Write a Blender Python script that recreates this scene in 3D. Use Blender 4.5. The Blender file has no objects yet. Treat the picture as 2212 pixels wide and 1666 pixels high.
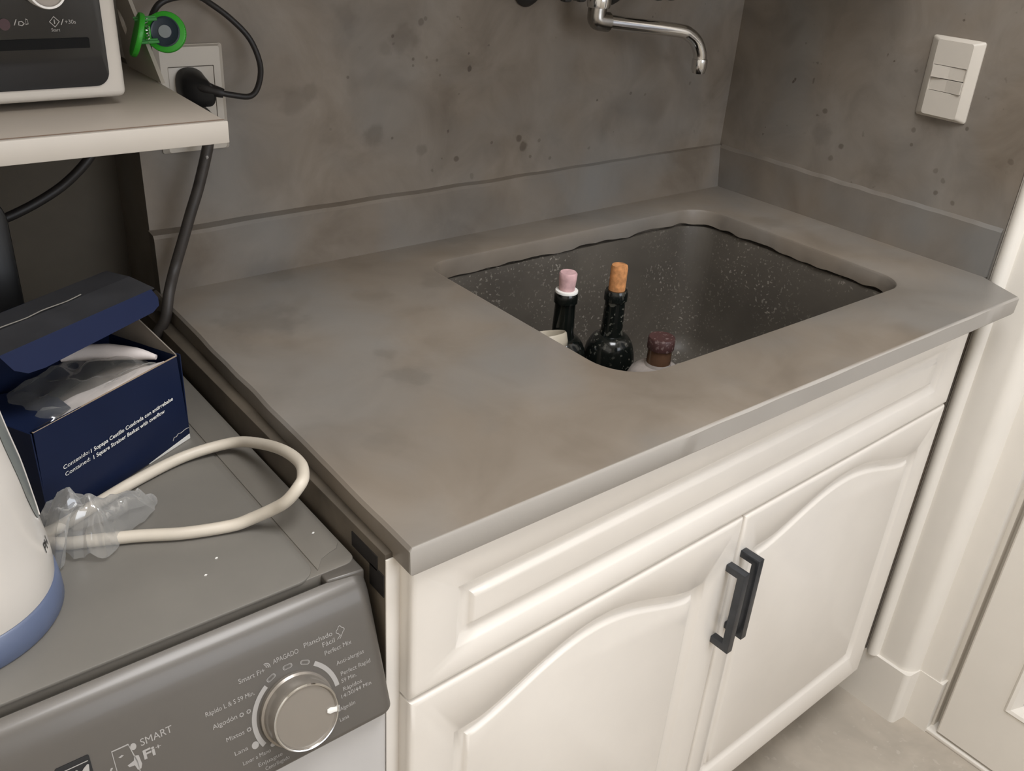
import bpy, bmesh, math, random
from mathutils import Vector, Matrix
from mathutils import noise as mnoise
random.seed(7)
sc = bpy.context.scene
COL = sc.collection
Z0 = 0.89            # the scene is measured from the worktop surface (z = 0); the floor lies 0.89 m below
PI = math.pi

# ------------------------------------------------------------------ camera, world, lights, exposure
cam_d = bpy.data.cameras.new('camera')
cam_d.sensor_width = 36.0
cam_d.lens = 1988.114 / 2212 * 36.0
cam_d.clip_start = 0.02
cam = bpy.data.objects.new('camera', cam_d); COL.objects.link(cam)
_r = Vector((0.783394514, -0.6181825998, 0.0643685326))
_d = Vector((-0.2503044646, -0.4085928057, -0.8777240968))
_f = Vector((0.5688942834, 0.6714925111, -0.4748232322))
cam.matrix_world = Matrix(((_r.x, -_d.x, -_f.x, -1.41019631), (_r.y, -_d.y, -_f.y, -1.09841386),
                           (_r.z, -_d.z, -_f.z, 0.47731074 + Z0), (0, 0, 0, 1)))
sc.camera = cam

world = bpy.data.worlds.new('world'); sc.world = world; world.use_nodes = True
world.node_tree.nodes['Background'].inputs[0].default_value = (0.72, 0.82, 1.0, 1)
world.node_tree.nodes['Background'].inputs[1].default_value = 0.6

def area(name, loc, target, sx, sy, power, color):
    ld = bpy.data.lights.new(name, 'AREA'); ld.shape = 'RECTANGLE'; ld.size = sx; ld.size_y = sy
    ld.energy = power; ld.color = color
    o = bpy.data.objects.new(name, ld); COL.objects.link(o)
    o.location = Vector(loc) + Vector((0, 0, Z0))
    d = Vector(target) - Vector(loc)
    o.rotation_euler = d.to_track_quat('-Z', 'Y').to_euler()
    return o
area('window_daylight', (-0.45, -2.66, 0.70), (-0.5, -0.6, -0.2), 1.4, 1.3, 21, (0.94, 0.985, 1.06))
area('ceiling_lamp', (-0.85, -1.12, 1.58), (-0.75, -0.95, 0), 0.7, 0.7, 27, (0.97, 0.985, 1.02))

vs = sc.view_settings
sc.display_settings.display_device = 'sRGB'
vs.view_transform = 'Standard'; vs.look = 'None'; vs.gamma = 1.0; vs.use_curve_mapping = False
vs.exposure = -0.06

# ------------------------------------------------------------------ helpers: shapes
def lin(c):
    def f(v):
        v /= 255.0
        return v / 12.92 if v <= 0.04045 else ((v + 0.055) / 1.055) ** 2.4
    return (f(c[0]), f(c[1]), f(c[2]), 1.0)

def bm_out(bm):
    bm.verts.ensure_lookup_table(); bm.verts.index_update()
    V = [v.co.copy() for v in bm.verts]; F = [[v.index for v in f.verts] for f in bm.faces]
    bm.free(); return V, F

def box(x0, x1, y0, y1, z0, z1, b=0.0, seg=2):
    bm = bmesh.new(); bmesh.ops.create_cube(bm, size=1.0)
    for v in bm.verts:
        v.co = Vector(((x0 + x1) / 2 + v.co.x * (x1 - x0), (y0 + y1) / 2 + v.co.y * (y1 - y0), (z0 + z1) / 2 + v.co.z * (z1 - z0)))
    if b > 0: bmesh.ops.bevel(bm, geom=bm.edges[:], offset=b, segments=seg, profile=0.5, affect='EDGES')
    return bm_out(bm)

def join(*ms):
    V, F = [], []
    for v, f in ms:
        o = len(V); V += [Vector(p) for p in v]; F += [[i + o for i in q] for q in f]
    return V, F

def frame(m, O, X, Y, Z):
    O, X, Y, Z = Vector(O), Vector(X), Vector(Y), Vector(Z)
    return [O + X * p[0] + Y * p[1] + Z * p[2] for p in m[0]], m[1]

def prism(poly, z0, z1, b=0.0):
    n = len(poly)
    bm = bmesh.new()
    a = [bm.verts.new((p[0], p[1], z0)) for p in poly]; c = [bm.verts.new((p[0], p[1], z1)) for p in poly]
    bm.faces.new(a[::-1]); bm.faces.new(c)
    for i in range(n): bm.faces.new((a[i], a[(i + 1) % n], c[(i + 1) % n], c[i]))
    bmesh.ops.recalc_face_normals(bm, faces=bm.faces[:])
    if b > 0:
        bmesh.ops.bevel(bm, geom=bm.edges[:], offset=b, segments=2, profile=0.5, affect='EDGES')
    return bm_out(bm)

def rrect(x0, x1, y0, y1, r, n=6):
    P = []
    rs = r if isinstance(r, (list, tuple)) else (r,) * 4     # corners: x1y1, x0y1, x0y0, x1y0
    for (cx, cy, a0, q) in ((x1, y1, 0, 0), (x0, y1, 90, 1), (x0, y0, 180, 2), (x1, y0, 270, 3)):
        R = rs[q]; ox = cx - R if q in (0, 3) else cx + R; oy = cy - R if q in (0, 1) else cy + R
        for k in range(n + 1):
            a = math.radians(a0 + 90 * k / n); P.append((ox + R * math.cos(a), oy + R * math.sin(a)))
    return P

def lathe(prof, n=32, c=(0, 0, 0), X=(1, 0, 0), Y=(0, 1, 0), Z=(0, 0, 1)):
    c, X, Y, Z = Vector(c), Vector(X), Vector(Y), Vector(Z)
    V, F = [], []; rings = []
    for r, z in prof:
        if r < 1e-6: rings.append([len(V)]); V.append(c + Z * z)
        else:
            rings.append(list(range(len(V), len(V) + n)))
            for k in range(n):
                a = 2 * PI * k / n; V.append(c + X * (r * math.cos(a)) + Y * (r * math.sin(a)) + Z * z)
    for A, B in zip(rings, rings[1:]):
        for k in range(n):
            k2 = (k + 1) % n
            if len(A) == 1 and len(B) == 1: break
            if len(A) == 1: F.append([A[0], B[k2], B[k]])
            elif len(B) == 1: F.append([A[k], A[k2], B[0]])
            else: F.append([A[k], A[k2], B[k2], B[k]])
    return V, F

def smooth_path(P, sub=6):
    P = [Vector(p) for p in P]; out = []
    Q = [P[0] * 2 - P[1]] + P + [P[-1] * 2 - P[-2]]
    for i in range(1, len(Q) - 2):
        a, b, c, d = Q[i - 1], Q[i], Q[i + 1], Q[i + 2]
        for k in range(sub):
            t = k / sub
            out.append(0.5 * ((2 * b) + (c - a) * t + (2 * a - 5 * b + 4 * c - d) * t * t + (3 * b - a - 3 * c + d) * t ** 3))
    out.append(P[-1]); return out

def tube(P, r, n=12, sub=6, cap=True):
    P = smooth_path(P, sub) if sub else [Vector(p) for p in P]
    m = len(P); R = r if isinstance(r, (list, tuple)) else [r] * m
    if len(R) != m:
        R = [R[min(len(R) - 1, int(i * (len(R) - 1) / (m - 1)))] + (R[min(len(R) - 1, int(i * (len(R) - 1) / (m - 1)) + 1)] - R[min(len(R) - 1, int(i * (len(R) - 1) / (m - 1)))]) * ((i * (len(R) - 1) / (m - 1)) % 1) for i in range(m)]
    V, F = [], []
    t = (P[1] - P[0]).normalized(); u = t.orthogonal().normalized()
    for i in range(m):
        t2 = (P[min(i + 1, m - 1)] - P[max(i - 1, 0)]).normalized()
        q = t.rotation_difference(t2); u = (q @ u); u = (u - t2 * u.dot(t2)).normalized(); t = t2
        w = t.cross(u)
        for k in range(n):
            a = 2 * PI * k / n; V.append(P[i] + (u * math.cos(a) + w * math.sin(a)) * R[i])
    for i in range(m - 1):
        for k in range(n):
            k2 = (k + 1) % n; F.append([i * n + k, i * n + k2, (i + 1) * n + k2, (i + 1) * n + k])
    if cap: F += [list(range(n))[::-1], list(range((m - 1) * n, m * n))]
    return V, F

def loft(rings, cap0=True, cap1=True):
    n = len(rings[0]); V = [Vector(p) for r in rings for p in r]; F = []
    for i in range(len(rings) - 1):
        for k in range(n):
            k2 = (k + 1) % n; F.append([i * n + k, i * n + k2, (i + 1) * n + k2, (i + 1) * n + k])
    if cap0: F.append(list(range(n))[::-1])
    if cap1: F.append(list(range((len(rings) - 1) * n, len(rings) * n)))
    return V, F

# ------------------------------------------------------------------ helpers: objects
ORIG = {}
def tag(o, label=None, cat=None, group=None, kind=None):
    if label: o['label'] = label
    if cat: o['category'] = cat
    if group: o['group'] = group
    if kind: o['kind'] = kind
    return o

def thing(name, loc, label, cat, group=None):
    o = bpy.data.objects.new(name, None); COL.objects.link(o)
    o.empty_display_size = 0.05
    o.location = Vector(loc) + Vector((0, 0, Z0)); ORIG[o.name] = Vector(loc)
    return tag(o, label, cat, group)

def obj(name, m, material, parent=None, smooth=40, loc=None, recalc=True):
    V, F = m
    V = [Vector(v) for v in V]
    if parent is not None: O = ORIG[parent.name]
    elif loc is not None: O = Vector(loc)
    else:
        lo = Vector((min(v.x for v in V), min(v.y for v in V), min(v.z for v in V)))
        hi = Vector((max(v.x for v in V), max(v.y for v in V), max(v.z for v in V)))
        O = Vector(((lo.x + hi.x) / 2, (lo.y + hi.y) / 2, lo.z))
    me = bpy.data.meshes.new(name)
    me.from_pydata([tuple(v - O) for v in V], [], F)
    if recalc:
        bm = bmesh.new(); bm.from_mesh(me); bmesh.ops.recalc_face_normals(bm, faces=bm.faces[:]); bm.to_mesh(me); bm.free()
    me.update()
    if smooth:
        me.polygons.foreach_set('use_smooth', [True] * len(me.polygons))
        me.set_sharp_from_angle(angle=math.radians(smooth))
    me.materials.append(material)
    o = bpy.data.objects.new(name, me); COL.objects.link(o)
    ORIG[o.name] = O
    if parent is not None: o.parent = parent
    else: o.location = O + Vector((0, 0, Z0))
    return o

def struct(name, m, material, smooth=30, parent=None):
    o = obj(name, m, material, parent, smooth)
    if parent is None: o['kind'] = 'structure'
    return o

def lettering(body, O, X, Y, width=None, height=0.01, bold=0.0, shear=0.0, lift=0.0003, align='L', fn=None):
    cu = bpy.data.curves.new('lettering', 'FONT'); cu.body = body; cu.size = 1.0; cu.offset = bold; cu.shear = shear
    cu.resolution_u = 3
    o = bpy.data.objects.new('lettering_source', cu); COL.objects.link(o)
    dg = bpy.context.evaluated_depsgraph_get(); me = bpy.data.meshes.new_from_object(o.evaluated_get(dg))
    V = [v.co.copy() for v in me.vertices]; F = [list(p.vertices) for p in me.polygons]
    bpy.data.objects.remove(o); bpy.data.curves.remove(cu); bpy.data.meshes.remove(me)
    x0 = min(v.x for v in V); x1 = max(v.x for v in V)
    sy = height / 0.70; sx = (width / (x1 - x0)) if width else sy
    O, X, Y = Vector(O), Vector(X), Vector(Y); N = X.cross(Y)
    out = []
    for v in V:
        a = (v.x - x0) * sx; b = v.y * sy
        out.append(fn(a, b) if fn else O + X * a + Y * b + N * lift)
    return out, F

# ------------------------------------------------------------------ helpers: materials
def newmat(name):
    m = bpy.data.materials.new(name); m.use_nodes = True
    nt = m.node_tree; return m, nt, nt.nodes['Principled BSDF']

def coords(nt):
    g = nt.nodes.new('ShaderNodeNewGeometry'); return g.outputs['Position']

def noise_node(nt, vec, scale, detail=4, rough=0.55, dist=0.0):
    n = nt.nodes.new('ShaderNodeTexNoise'); n.inputs['Scale'].default_value = scale; n.inputs['Detail'].default_value = detail
    n.inputs['Roughness'].default_value = rough; n.inputs['Distortion'].default_value = dist
    nt.links.new(vec, n.inputs['Vector']); return n.outputs['Fac']

def ramp(nt, fac, stops):
    r = nt.nodes.new('ShaderNodeValToRGB'); e = r.color_ramp.elements
    while len(e) < len(stops): e.new(0.5)
    for k, (p, c) in enumerate(stops): e[k].position = p; e[k].color = c if len(c) == 4 else (*c, 1)
    nt.links.new(fac, r.inputs['Fac']); return r.outputs['Color']

def mixc(nt, fac, a, b, mode='MIX'):
    m = nt.nodes.new('ShaderNodeMix'); m.data_type = 'RGBA'; m.blend_type = mode
    for s, v in (('Factor', fac), ('A', a), ('B', b)):
        idx = {'Factor': 0, 'A': 6, 'B': 7}[s]
        if hasattr(v, 'is_output'): nt.links.new(v, m.inputs[idx])
        else: m.inputs[idx].default_value = v
    return m.outputs[2]

def bump(nt, p, h, strength=0.2, dist=0.002):
    b = nt.nodes.new('ShaderNodeBump'); b.inputs['Strength'].default_value = strength; b.inputs['Distance'].default_value = dist
    nt.links.new(h, b.inputs['Height']); nt.links.new(b.outputs['Normal'], p.inputs['Normal'])

def plain(name, rgb, rough=0.5, metal=0.0, vary=0.06, scale=14, bumpy=0.0, bscale=200, coat=0.0, spec=0.5):
    m, nt, p = newmat(name); c = lin(rgb)
    f = noise_node(nt, coords(nt), scale, 5)
    lo = tuple(v * (1 - vary) for v in c[:3]) + (1,); hi = tuple(min(1, v * (1 + vary)) for v in c[:3]) + (1,)
    nt.links.new(ramp(nt, f, [(0.3, lo), (0.7, hi)]), p.inputs['Base Color'])
    p.inputs['Roughness'].default_value = rough; p.inputs['Metallic'].default_value = metal
    p.inputs['Coat Weight'].default_value = coat; p.inputs['Coat Roughness'].default_value = 0.15
    p.inputs['Specular IOR Level'].default_value = spec
    if bumpy: bump(nt, p, noise_node(nt, coords(nt), bscale, 3), bumpy, 0.001)
    return m

def stains(nt, g, c, items, dark):
    nz = nt.nodes.new('ShaderNodeTexNoise'); nz.inputs['Scale'].default_value = 35; nz.inputs['Detail'].default_value = 3
    nt.links.new(g, nz.inputs['Vector'])
    off = nt.nodes.new('ShaderNodeVectorMath'); off.operation = 'SUBTRACT'; off.inputs[1].default_value = (0.5, 0.5, 0.5)
    nt.links.new(nz.outputs['Color'], off.inputs[0])
    for x, y, z, r, k in items:
        sc_ = nt.nodes.new('ShaderNodeVectorMath'); sc_.operation = 'MULTIPLY_ADD'
        q = r * 2.2; sc_.inputs[1].default_value = (q, q, q); nt.links.new(off.outputs[0], sc_.inputs[0]); nt.links.new(g, sc_.inputs[2])
        d = nt.nodes.new('ShaderNodeVectorMath'); d.operation = 'DISTANCE'; d.inputs[1].default_value = (x, y, z + Z0)
        nt.links.new(sc_.outputs[0], d.inputs[0])
        mr = nt.nodes.new('ShaderNodeMapRange'); mr.interpolation_type = 'SMOOTHSTEP'
        mr.inputs['From Min'].default_value = r * (0.45 if r > 0.008 else 0.75); mr.inputs['From Max'].default_value = r * 1.2
        mr.inputs['To Min'].default_value = k; mr.inputs['To Max'].default_value = 0.0
        nt.links.new(d.outputs['Value'], mr.inputs['Value'])
        c = mixc(nt, mr.outputs[0], c, mixc(nt, 1.0, c, (*dark, 1), 'MULTIPLY'))
    return c

def microcement(name, tint=1.0, rough=0.5, spots=True, blue=0.5, marks=(), soft=1.0, dark=(0.58, 0.55, 0.52), s2=11, calm=1.0, edge=False):
    m, nt, p = newmat(name); g = coords(nt)
    t = lambda rgb: tuple(v * tint for v in lin(rgb)[:3]) + (1,)
    n1 = noise_node(nt, g, 4.5, 3, 0.5, 0.3); n2 = noise_node(nt, g, s2, 5, 0.6, 0.6); n3 = noise_node(nt, g, 2.3, 2, 0.5, 0.2)
    mid = lambda rgb: t(tuple(m_ + (v - m_) * calm for v, m_ in zip(rgb, (131, 121, 109))))
    base = ramp(nt, n2, [(0.28, mid((116, 105, 92))), (0.5, mid((132, 121, 108))), (0.75, mid((144, 134, 122)))])
    bl = ramp(nt, n1, [(0.42, (0, 0, 0)), (0.68, (blue, blue, blue))])
    c = mixc(nt, bl, base, t((128, 128, 126)))
    dk = ramp(nt, n3, [(0.30, (1 - 0.25 * soft,) * 3), (0.52, (1, 1, 1))])
    c = mixc(nt, 1.0, c, dk, 'MULTIPLY')
    n5 = noise_node(nt, g, 7.5, 2, 0.4, 0.8)
    pt = ramp(nt, n5, [(0.29, (1 - 0.26 * soft, 1 - 0.28 * soft, 1 - 0.30 * soft)), (0.40, (1, 1, 1))])
    c = mixc(nt, 1.0, c, pt, 'MULTIPLY')
    if spots:
        s = noise_node(nt, g, 62, 2, 0.5); k = noise_node(nt, g, 6, 2, 0.5)
        sp = ramp(nt, s, [(0.70, (0, 0, 0)), (0.74, (1, 1, 1))]); kk = ramp(nt, k, [(0.48, (0, 0, 0)), (0.60, (0.8, 0.8, 0.8))])
        f = mixc(nt, 1.0, sp, kk, 'MULTIPLY')
        c = mixc(nt, f, c, t((70, 60, 50)))
    c = stains(nt, g, c, marks, dark)
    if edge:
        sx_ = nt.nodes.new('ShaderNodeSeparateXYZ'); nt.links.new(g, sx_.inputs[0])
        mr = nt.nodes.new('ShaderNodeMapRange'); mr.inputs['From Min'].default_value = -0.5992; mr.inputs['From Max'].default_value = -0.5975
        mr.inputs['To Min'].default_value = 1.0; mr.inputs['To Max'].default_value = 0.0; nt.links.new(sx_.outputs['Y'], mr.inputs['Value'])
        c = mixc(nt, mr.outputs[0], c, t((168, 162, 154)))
    nt.links.new(c, p.inputs['Base Color'])
    p.inputs['Roughness'].default_value = rough; p.inputs['Specular IOR Level'].default_value = 0.4
    bump(nt, p, n2, 0.25, 0.003)
    return m

def speckled(name, rgb, speck, amount=0.66, scale=120, rough=0.6, mask=None):
    m, nt, p = newmat(name); g = coords(nt)
    n = noise_node(nt, g, 6, 4, 0.6, 0.5); c = lin(rgb)
    base = ramp(nt, n, [(0.3, tuple(v * 0.8 for v in c[:3])), (0.7, tuple(v * 1.2 for v in c[:3]))])
    s = ramp(nt, noise_node(nt, g, scale, 2, 0.5), [(amount, (0, 0, 0)), (amount + 0.05, (1, 1, 1))])
    k = ramp(nt, noise_node(nt, g, 9, 3, 0.6), [(0.42, (0, 0, 0)), (0.66, (0.85, 0.85, 0.85))])
    f = mixc(nt, 1.0, s, k, 'MULTIPLY')
    nt.links.new(mixc(nt, f, base, lin(speck)), p.inputs['Base Color'])
    p.inputs['Roughness'].default_value = rough
    bump(nt, p, n, 0.2, 0.002); return m

def film(name, alpha=0.3, rgb=(205, 205, 200)):
    m, nt, p = newmat(name); out = nt.nodes['Material Output']
    tr = nt.nodes.new('ShaderNodeBsdfTransparent'); gl = nt.nodes.new('ShaderNodeBsdfGlossy'); tl = nt.nodes.new('ShaderNodeBsdfTranslucent')
    df = nt.nodes.new('ShaderNodeBsdfDiffuse')
    gl.inputs['Roughness'].default_value = 0.12; gl.inputs['Color'].default_value = (0.9, 0.9, 0.9, 1)
    tl.inputs['Color'].default_value = lin(rgb); df.inputs['Color'].default_value = lin(rgb)
    a1 = nt.nodes.new('ShaderNodeMixShader'); a1.inputs[0].default_value = 0.5
    nt.links.new(df.outputs[0], a1.inputs[1]); nt.links.new(tl.outputs[0], a1.inputs[2])
    a2 = nt.nodes.new('ShaderNodeMixShader'); a2.inputs[0].default_value = 0.35
    nt.links.new(a1.outputs[0], a2.inputs[1]); nt.links.new(gl.outputs[0], a2.inputs[2])
    lw = nt.nodes.new('ShaderNodeLayerWeight'); lw.inputs['Blend'].default_value = 0.35
    ma = nt.nodes.new('ShaderNodeMath'); ma.operation = 'MULTIPLY_ADD'; ma.inputs[1].default_value = 0.5; ma.inputs[2].default_value = alpha
    nt.links.new(lw.outputs['Facing'], ma.inputs[0])
    a3 = nt.nodes.new('ShaderNodeMixShader'); nt.links.new(ma.outputs[0], a3.inputs[0])
    nt.links.new(tr.outputs[0], a3.inputs[1]); nt.links.new(a2.outputs[0], a3.inputs[2])
    nt.links.new(a3.outputs[0], out.inputs['Surface']); return m

M = {}
BACK_MARKS = [(x, 0.018, z, r, k) for x, z, r, k in (
    (-0.7010, 0.2887, 0.022, 0.55), (-0.7306, 0.2770, 0.012, 0.4), (-0.7469, 0.1608, 0.020, 0.6), (-0.8691, 0.2151, 0.022, 0.45), (-0.8455, 0.2260, 0.013, 0.4),
    (-0.7175, 0.2929, 0.0024, 1), (-0.6742, 0.3095, 0.005, 0.8), (-0.6662, 0.3137, 0.003, 0.7), (-0.6852, 0.2617, 0.0024, 1), (-0.6854, 0.2529, 0.002, 0.8), (-0.6629, 0.2627, 0.002, 0.7),
    (-0.6450, 0.2593, 0.0022, 0.8), (-0.6394, 0.2378, 0.002, 0.7), (-0.7870, 0.2434, 0.0022, 0.9), (-0.7183, 0.1570, 0.002, 0.9), (-0.6053, 0.1148, 0.0046, 1), (-0.5403, 0.1321, 0.0027, 0.9),
    (-0.4861, 0.1331, 0.0058, 1), (-0.4736, 0.1217, 0.0080, 1), (-0.4616, 0.1030, 0.003, 0.8), (-0.4200, 0.0963, 0.003, 0.7), (-0.6675, 0.1359, 0.009, 0.5), (-0.5758, 0.0850, 0.004, 0.5), (-0.4444, 0.1267, 0.003, 0.7), (-0.7883, 0.3191, 0.02, 0.4))]
SIDE_MARKS = [(0.008, y, z, r, k) for y, z, r, k in (
    (-0.1893, 0.1798, 0.0045, 0.9), (-0.2363, 0.1300, 0.0055, 0.9), (-0.3527, 0.1832, 0.004, 0.7), (-0.3559, 0.1611, 0.003, 0.8), (-0.5117, 0.1732, 0.005, 0.6), (-0.4163, 0.0990, 0.004, 0.9),
    (-0.4349, 0.2033, 0.003, 0.9), (-0.2202, 0.1080, 0.005, 0.7), (-0.4048, 0.1315, 0.004, 0.6), (-0.4212, 0.1204, 0.004, 0.6), (-0.1899, 0.1407, 0.02, 0.4), (-0.4462, 0.0917, 0.004, 0.8))]
TOP_MARKS = [(x, y, 0.0, r, k) for x, y, r, k in (
    (-0.9206, -0.3507, 0.024, 0.38), (-0.9149, -0.2884, 0.014, 0.35), (-0.9993, -0.1292, 0.05, 0.40), (-1.0131, -0.4447, 0.025, 0.25), (-0.8456, -0.1351, 0.03, 0.3), (-0.7456, -0.1370, 0.025, 0.4),
    (-0.0916, -0.1918, 0.03, 0.35), (-0.92, 0.0, 0.035, 0.4), (-0.62, 0.0, 0.04, 0.35), (-0.40, 0.0, 0.035, 0.3))]
M['cement'] = microcement('microcement_wall', 0.95, 0.55, marks=BACK_MARKS + SIDE_MARKS, soft=0.55)
M['cement_top'] = microcement('microcement_worktop', 0.94, 0.40, spots=False, blue=0.55, marks=TOP_MARKS, soft=0.35, dark=(0.62, 0.63, 0.63), s2=7, calm=0.75, edge=True)
M['cement_up'] = microcement('microcement_upstand', 0.80, 0.5, spots=False, blue=0.7, marks=TOP_MARKS, soft=0.4, dark=(0.66, 0.66, 0.66), s2=9)
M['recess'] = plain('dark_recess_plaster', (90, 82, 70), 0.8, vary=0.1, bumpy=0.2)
M['cream'] = plain('cream_lacquer', (232, 225, 215), 0.32, vary=0.015, coat=0.25)
M['trim'] = plain('cream_painted_trim', (234, 228, 218), 0.38, vary=0.015)
M['white_wall'] = plain('painted_plaster', (222, 216, 206), 0.8, vary=0.03)
M['floor'] = speckled('beige_stone_floor', (178, 168, 154), (192, 184, 171), 0.62, 60, 0.45)
M['white_plastic'] = plain('off_white_plastic', (196, 188, 176), 0.4, vary=0.02)
M['shelf'] = plain('grey_white_laminate_shaded', (158, 148, 136), 0.5, vary=0.03)  # greyish laminate, colour darkened further to stand for shade on the shelf
M['edge_brown'] = plain('worn_edge_line', (110, 90, 74), 0.7)
M['side_panel'] = plain('dusty_chipboard', (84, 75, 63), 0.75, vary=0.25, scale=20)
M['slot'] = plain('black_slot', (26, 22, 20), 0.7)
M['black'] = plain('black_plastic', (22, 22, 23), 0.42, vary=0.1)
M['black_soft'] = plain('black_rubber', (30, 27, 26), 0.5, vary=0.1)
M['black_glass'] = plain('black_glass_panel', (16, 17, 19), 0.12, vary=0.05, coat=0.4)
M['dark_inset'] = plain('matt_black_inset', (12, 12, 12), 0.75, spec=0.2)
M['print_grey'] = plain('printed_pale_grey', (160, 156, 151), 0.6)
M['print_white'] = plain('printed_white', (226, 224, 218), 0.6)
M['print_black'] = plain('printed_black', (40, 38, 36), 0.6)
M['print_red'] = plain('printed_dim_red', (58, 24, 26), 0.5)
M['silver_body'] = plain('silver_painted_plastic', (198, 191, 181), 0.34, 0.0, vary=0.03)
M['fascia'] = plain('silver_grey_fascia', (93, 88, 82), 0.42, 0.25, vary=0.03, coat=0.2)
M['machine_top'] = plain('grey_lid_laminate', (112, 108, 101), 0.42, 0.0, vary=0.07, scale=9)
M['machine_edge'] = plain('grey_lid_border', (114, 109, 101), 0.4, 0.1, vary=0.08, scale=12)
M['machine_white'] = plain('white_enamel', (190, 187, 184), 0.3, vary=0.01, coat=0.3)
M['knob'] = plain('silver_knob', (150, 143, 134), 0.28, 0.55, vary=0.03, coat=0.3)
M['chrome'] = plain('chrome', (215, 214, 212), 0.12, 1.0, vary=0.03)
M['chrome_dull'] = plain('dusty_chrome', (150, 146, 140), 0.25, 1.0, vary=0.12, scale=40)
M['dark_iron'] = plain('dark_iron', (52, 50, 48), 0.5, 0.4, vary=0.15)
M['handle'] = plain('dark_blue_grey_metal', (74, 76, 80), 0.36, 0.7, vary=0.15, scale=60)
M['sink'] = speckled('stained_dark_basin', (88, 82, 74), (160, 153, 142), 0.615, 210, 0.5)
M['bottle'] = speckled('dusty_black_green_glass', (17, 20, 18), (120, 118, 108), 0.60, 170, 0.14)
M['bottle2'] = plain('black_green_glass', (14, 17, 15), 0.12, vary=0.2, scale=60)
M['cork_pink'] = plain('wine_stained_cork', (192, 156, 156), 0.85, vary=0.2, scale=80, bumpy=0.4)
M['cork_tan'] = plain('orange_cork', (180, 124, 76), 0.85, vary=0.38, scale=120, bumpy=0.4)
M['maroon'] = speckled('dusty_maroon_cap', (62, 38, 36), (130, 112, 108), 0.58, 220, 0.5)
M['amber'] = plain('brown_bottle_neck', (92, 68, 52), 0.2, vary=0.15, scale=60)
M['clear_dusty'] = plain('dusty_clear_glass', (150, 142, 136), 0.25, vary=0.2, scale=60)
M['tumbler'] = plain('cream_plastic_tumbler', (176, 166, 148), 0.45, vary=0.1, scale=30)
M['navy'] = plain('navy_card', (20, 29, 54), 0.42, vary=0.06, spec=0.25)
M['navy_lit'] = plain('navy_card_tuck', (19, 28, 56), 0.6, vary=0.06, spec=0.2)
M['card_grey'] = plain('grey_board', (112, 104, 94), 0.8, vary=0.08)
M['card_edge'] = plain('raw_board_edge', (150, 132, 112), 0.9, vary=0.1)
M['paper'] = plain('white_paper', (214, 204, 198), 0.7, vary=0.05, scale=40)
M['cable_white'] = plain('off_white_cable', (200, 190, 174), 0.45, vary=0.05, scale=30)
M['kettle_white'] = plain('white_glossy_plastic', (200, 194, 186), 0.22, vary=0.01, coat=0.3)
M['kettle_blue'] = plain('slate_blue_plastic', (88, 98, 122), 0.4, vary=0.04)
M['kettle_window'] = plain('grey_window', (118, 122, 118), 0.3, vary=0.05)
M['green'] = plain('green_plastic', (54, 168, 44), 0.38, vary=0.05)
M['green_pale'] = plain('green_plastic_arm', (70, 150, 76), 0.4, vary=0.05)
M['magnet'] = plain('dark_blue_disc', (46, 56, 68), 0.4, vary=0.1)
M['disc_grey'] = plain('pale_grey_disc', (150, 154, 156), 0.5)
M['film'] = film('clear_plastic_film', 0.32, (225, 225, 222))
M['film_thin'] = film('clear_plastic_wrap', 0.16)
m, nt, p = newmat('grey_door_glass')
p.inputs['Base Color'].default_value = lin((120, 118, 124)); p.inputs['Roughness'].default_value = 0.18
p.inputs['Transmission Weight'].default_value = 0.35; M['pane'] = m

# ------------------------------------------------------------------ the room
struct('floor', box(-2.3, 0.3, -2.75, 0.2, -0.99, -0.89), M['floor'], 0)
struct('ceiling', box(-2.3, 0.3, -2.75, 0.2, 1.65, 1.75), M['white_wall'], 0)
struct('wall_back', box(-1.067, 0.3, 0.018, 0.2, -0.89, 1.65), M['cement'], 0)
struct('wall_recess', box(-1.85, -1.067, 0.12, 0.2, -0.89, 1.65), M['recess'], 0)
struct('wall_left', box(-1.95, -1.85, -2.75, 0.2, -0.89, 1.65), M['white_wall'], 0)
wr = struct('wall_right', join(box(0.008, 0.20, -0.535, 0.018, -0.89, 1.65)), M['cement'], 0)
struct('wall_doorway', join(box(0.03, 0.20, -0.60, -0.535, -0.89, 1.65), box(0.03, 0.20, -2.75, -1.52, -0.89, 1.65), box(0.03, 0.20, -1.52, -0.60, 1.17, 1.65)), M['white_wall'], 0)
struct('wall_front', join(box(-1.85, -1.20, -2.75, -2.63, -0.89, 1.65), box(0.26, 0.3, -2.75, -2.63, -0.89, 1.65), box(-1.20, 0.26, -2.75, -2.63, -0.89, 0.05), box(-1.20, 0.26, -2.75, -2.63, 1.42, 1.65)), M['white_wall'], 0)
# unseen box added over the worktop run to shade back wall and shelf
struct('added_shade_box', box(-1.85, 0.03, -0.40, 0.018, 0.56, 1.65), M['white_wall'], 0)
# cream lining of the recess side above the shelf
struct('trim_2', box(-1.0685, -1.0605, 0.0, 0.12, 0.279, 1.2, 0.0015), M['trim'])

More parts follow.
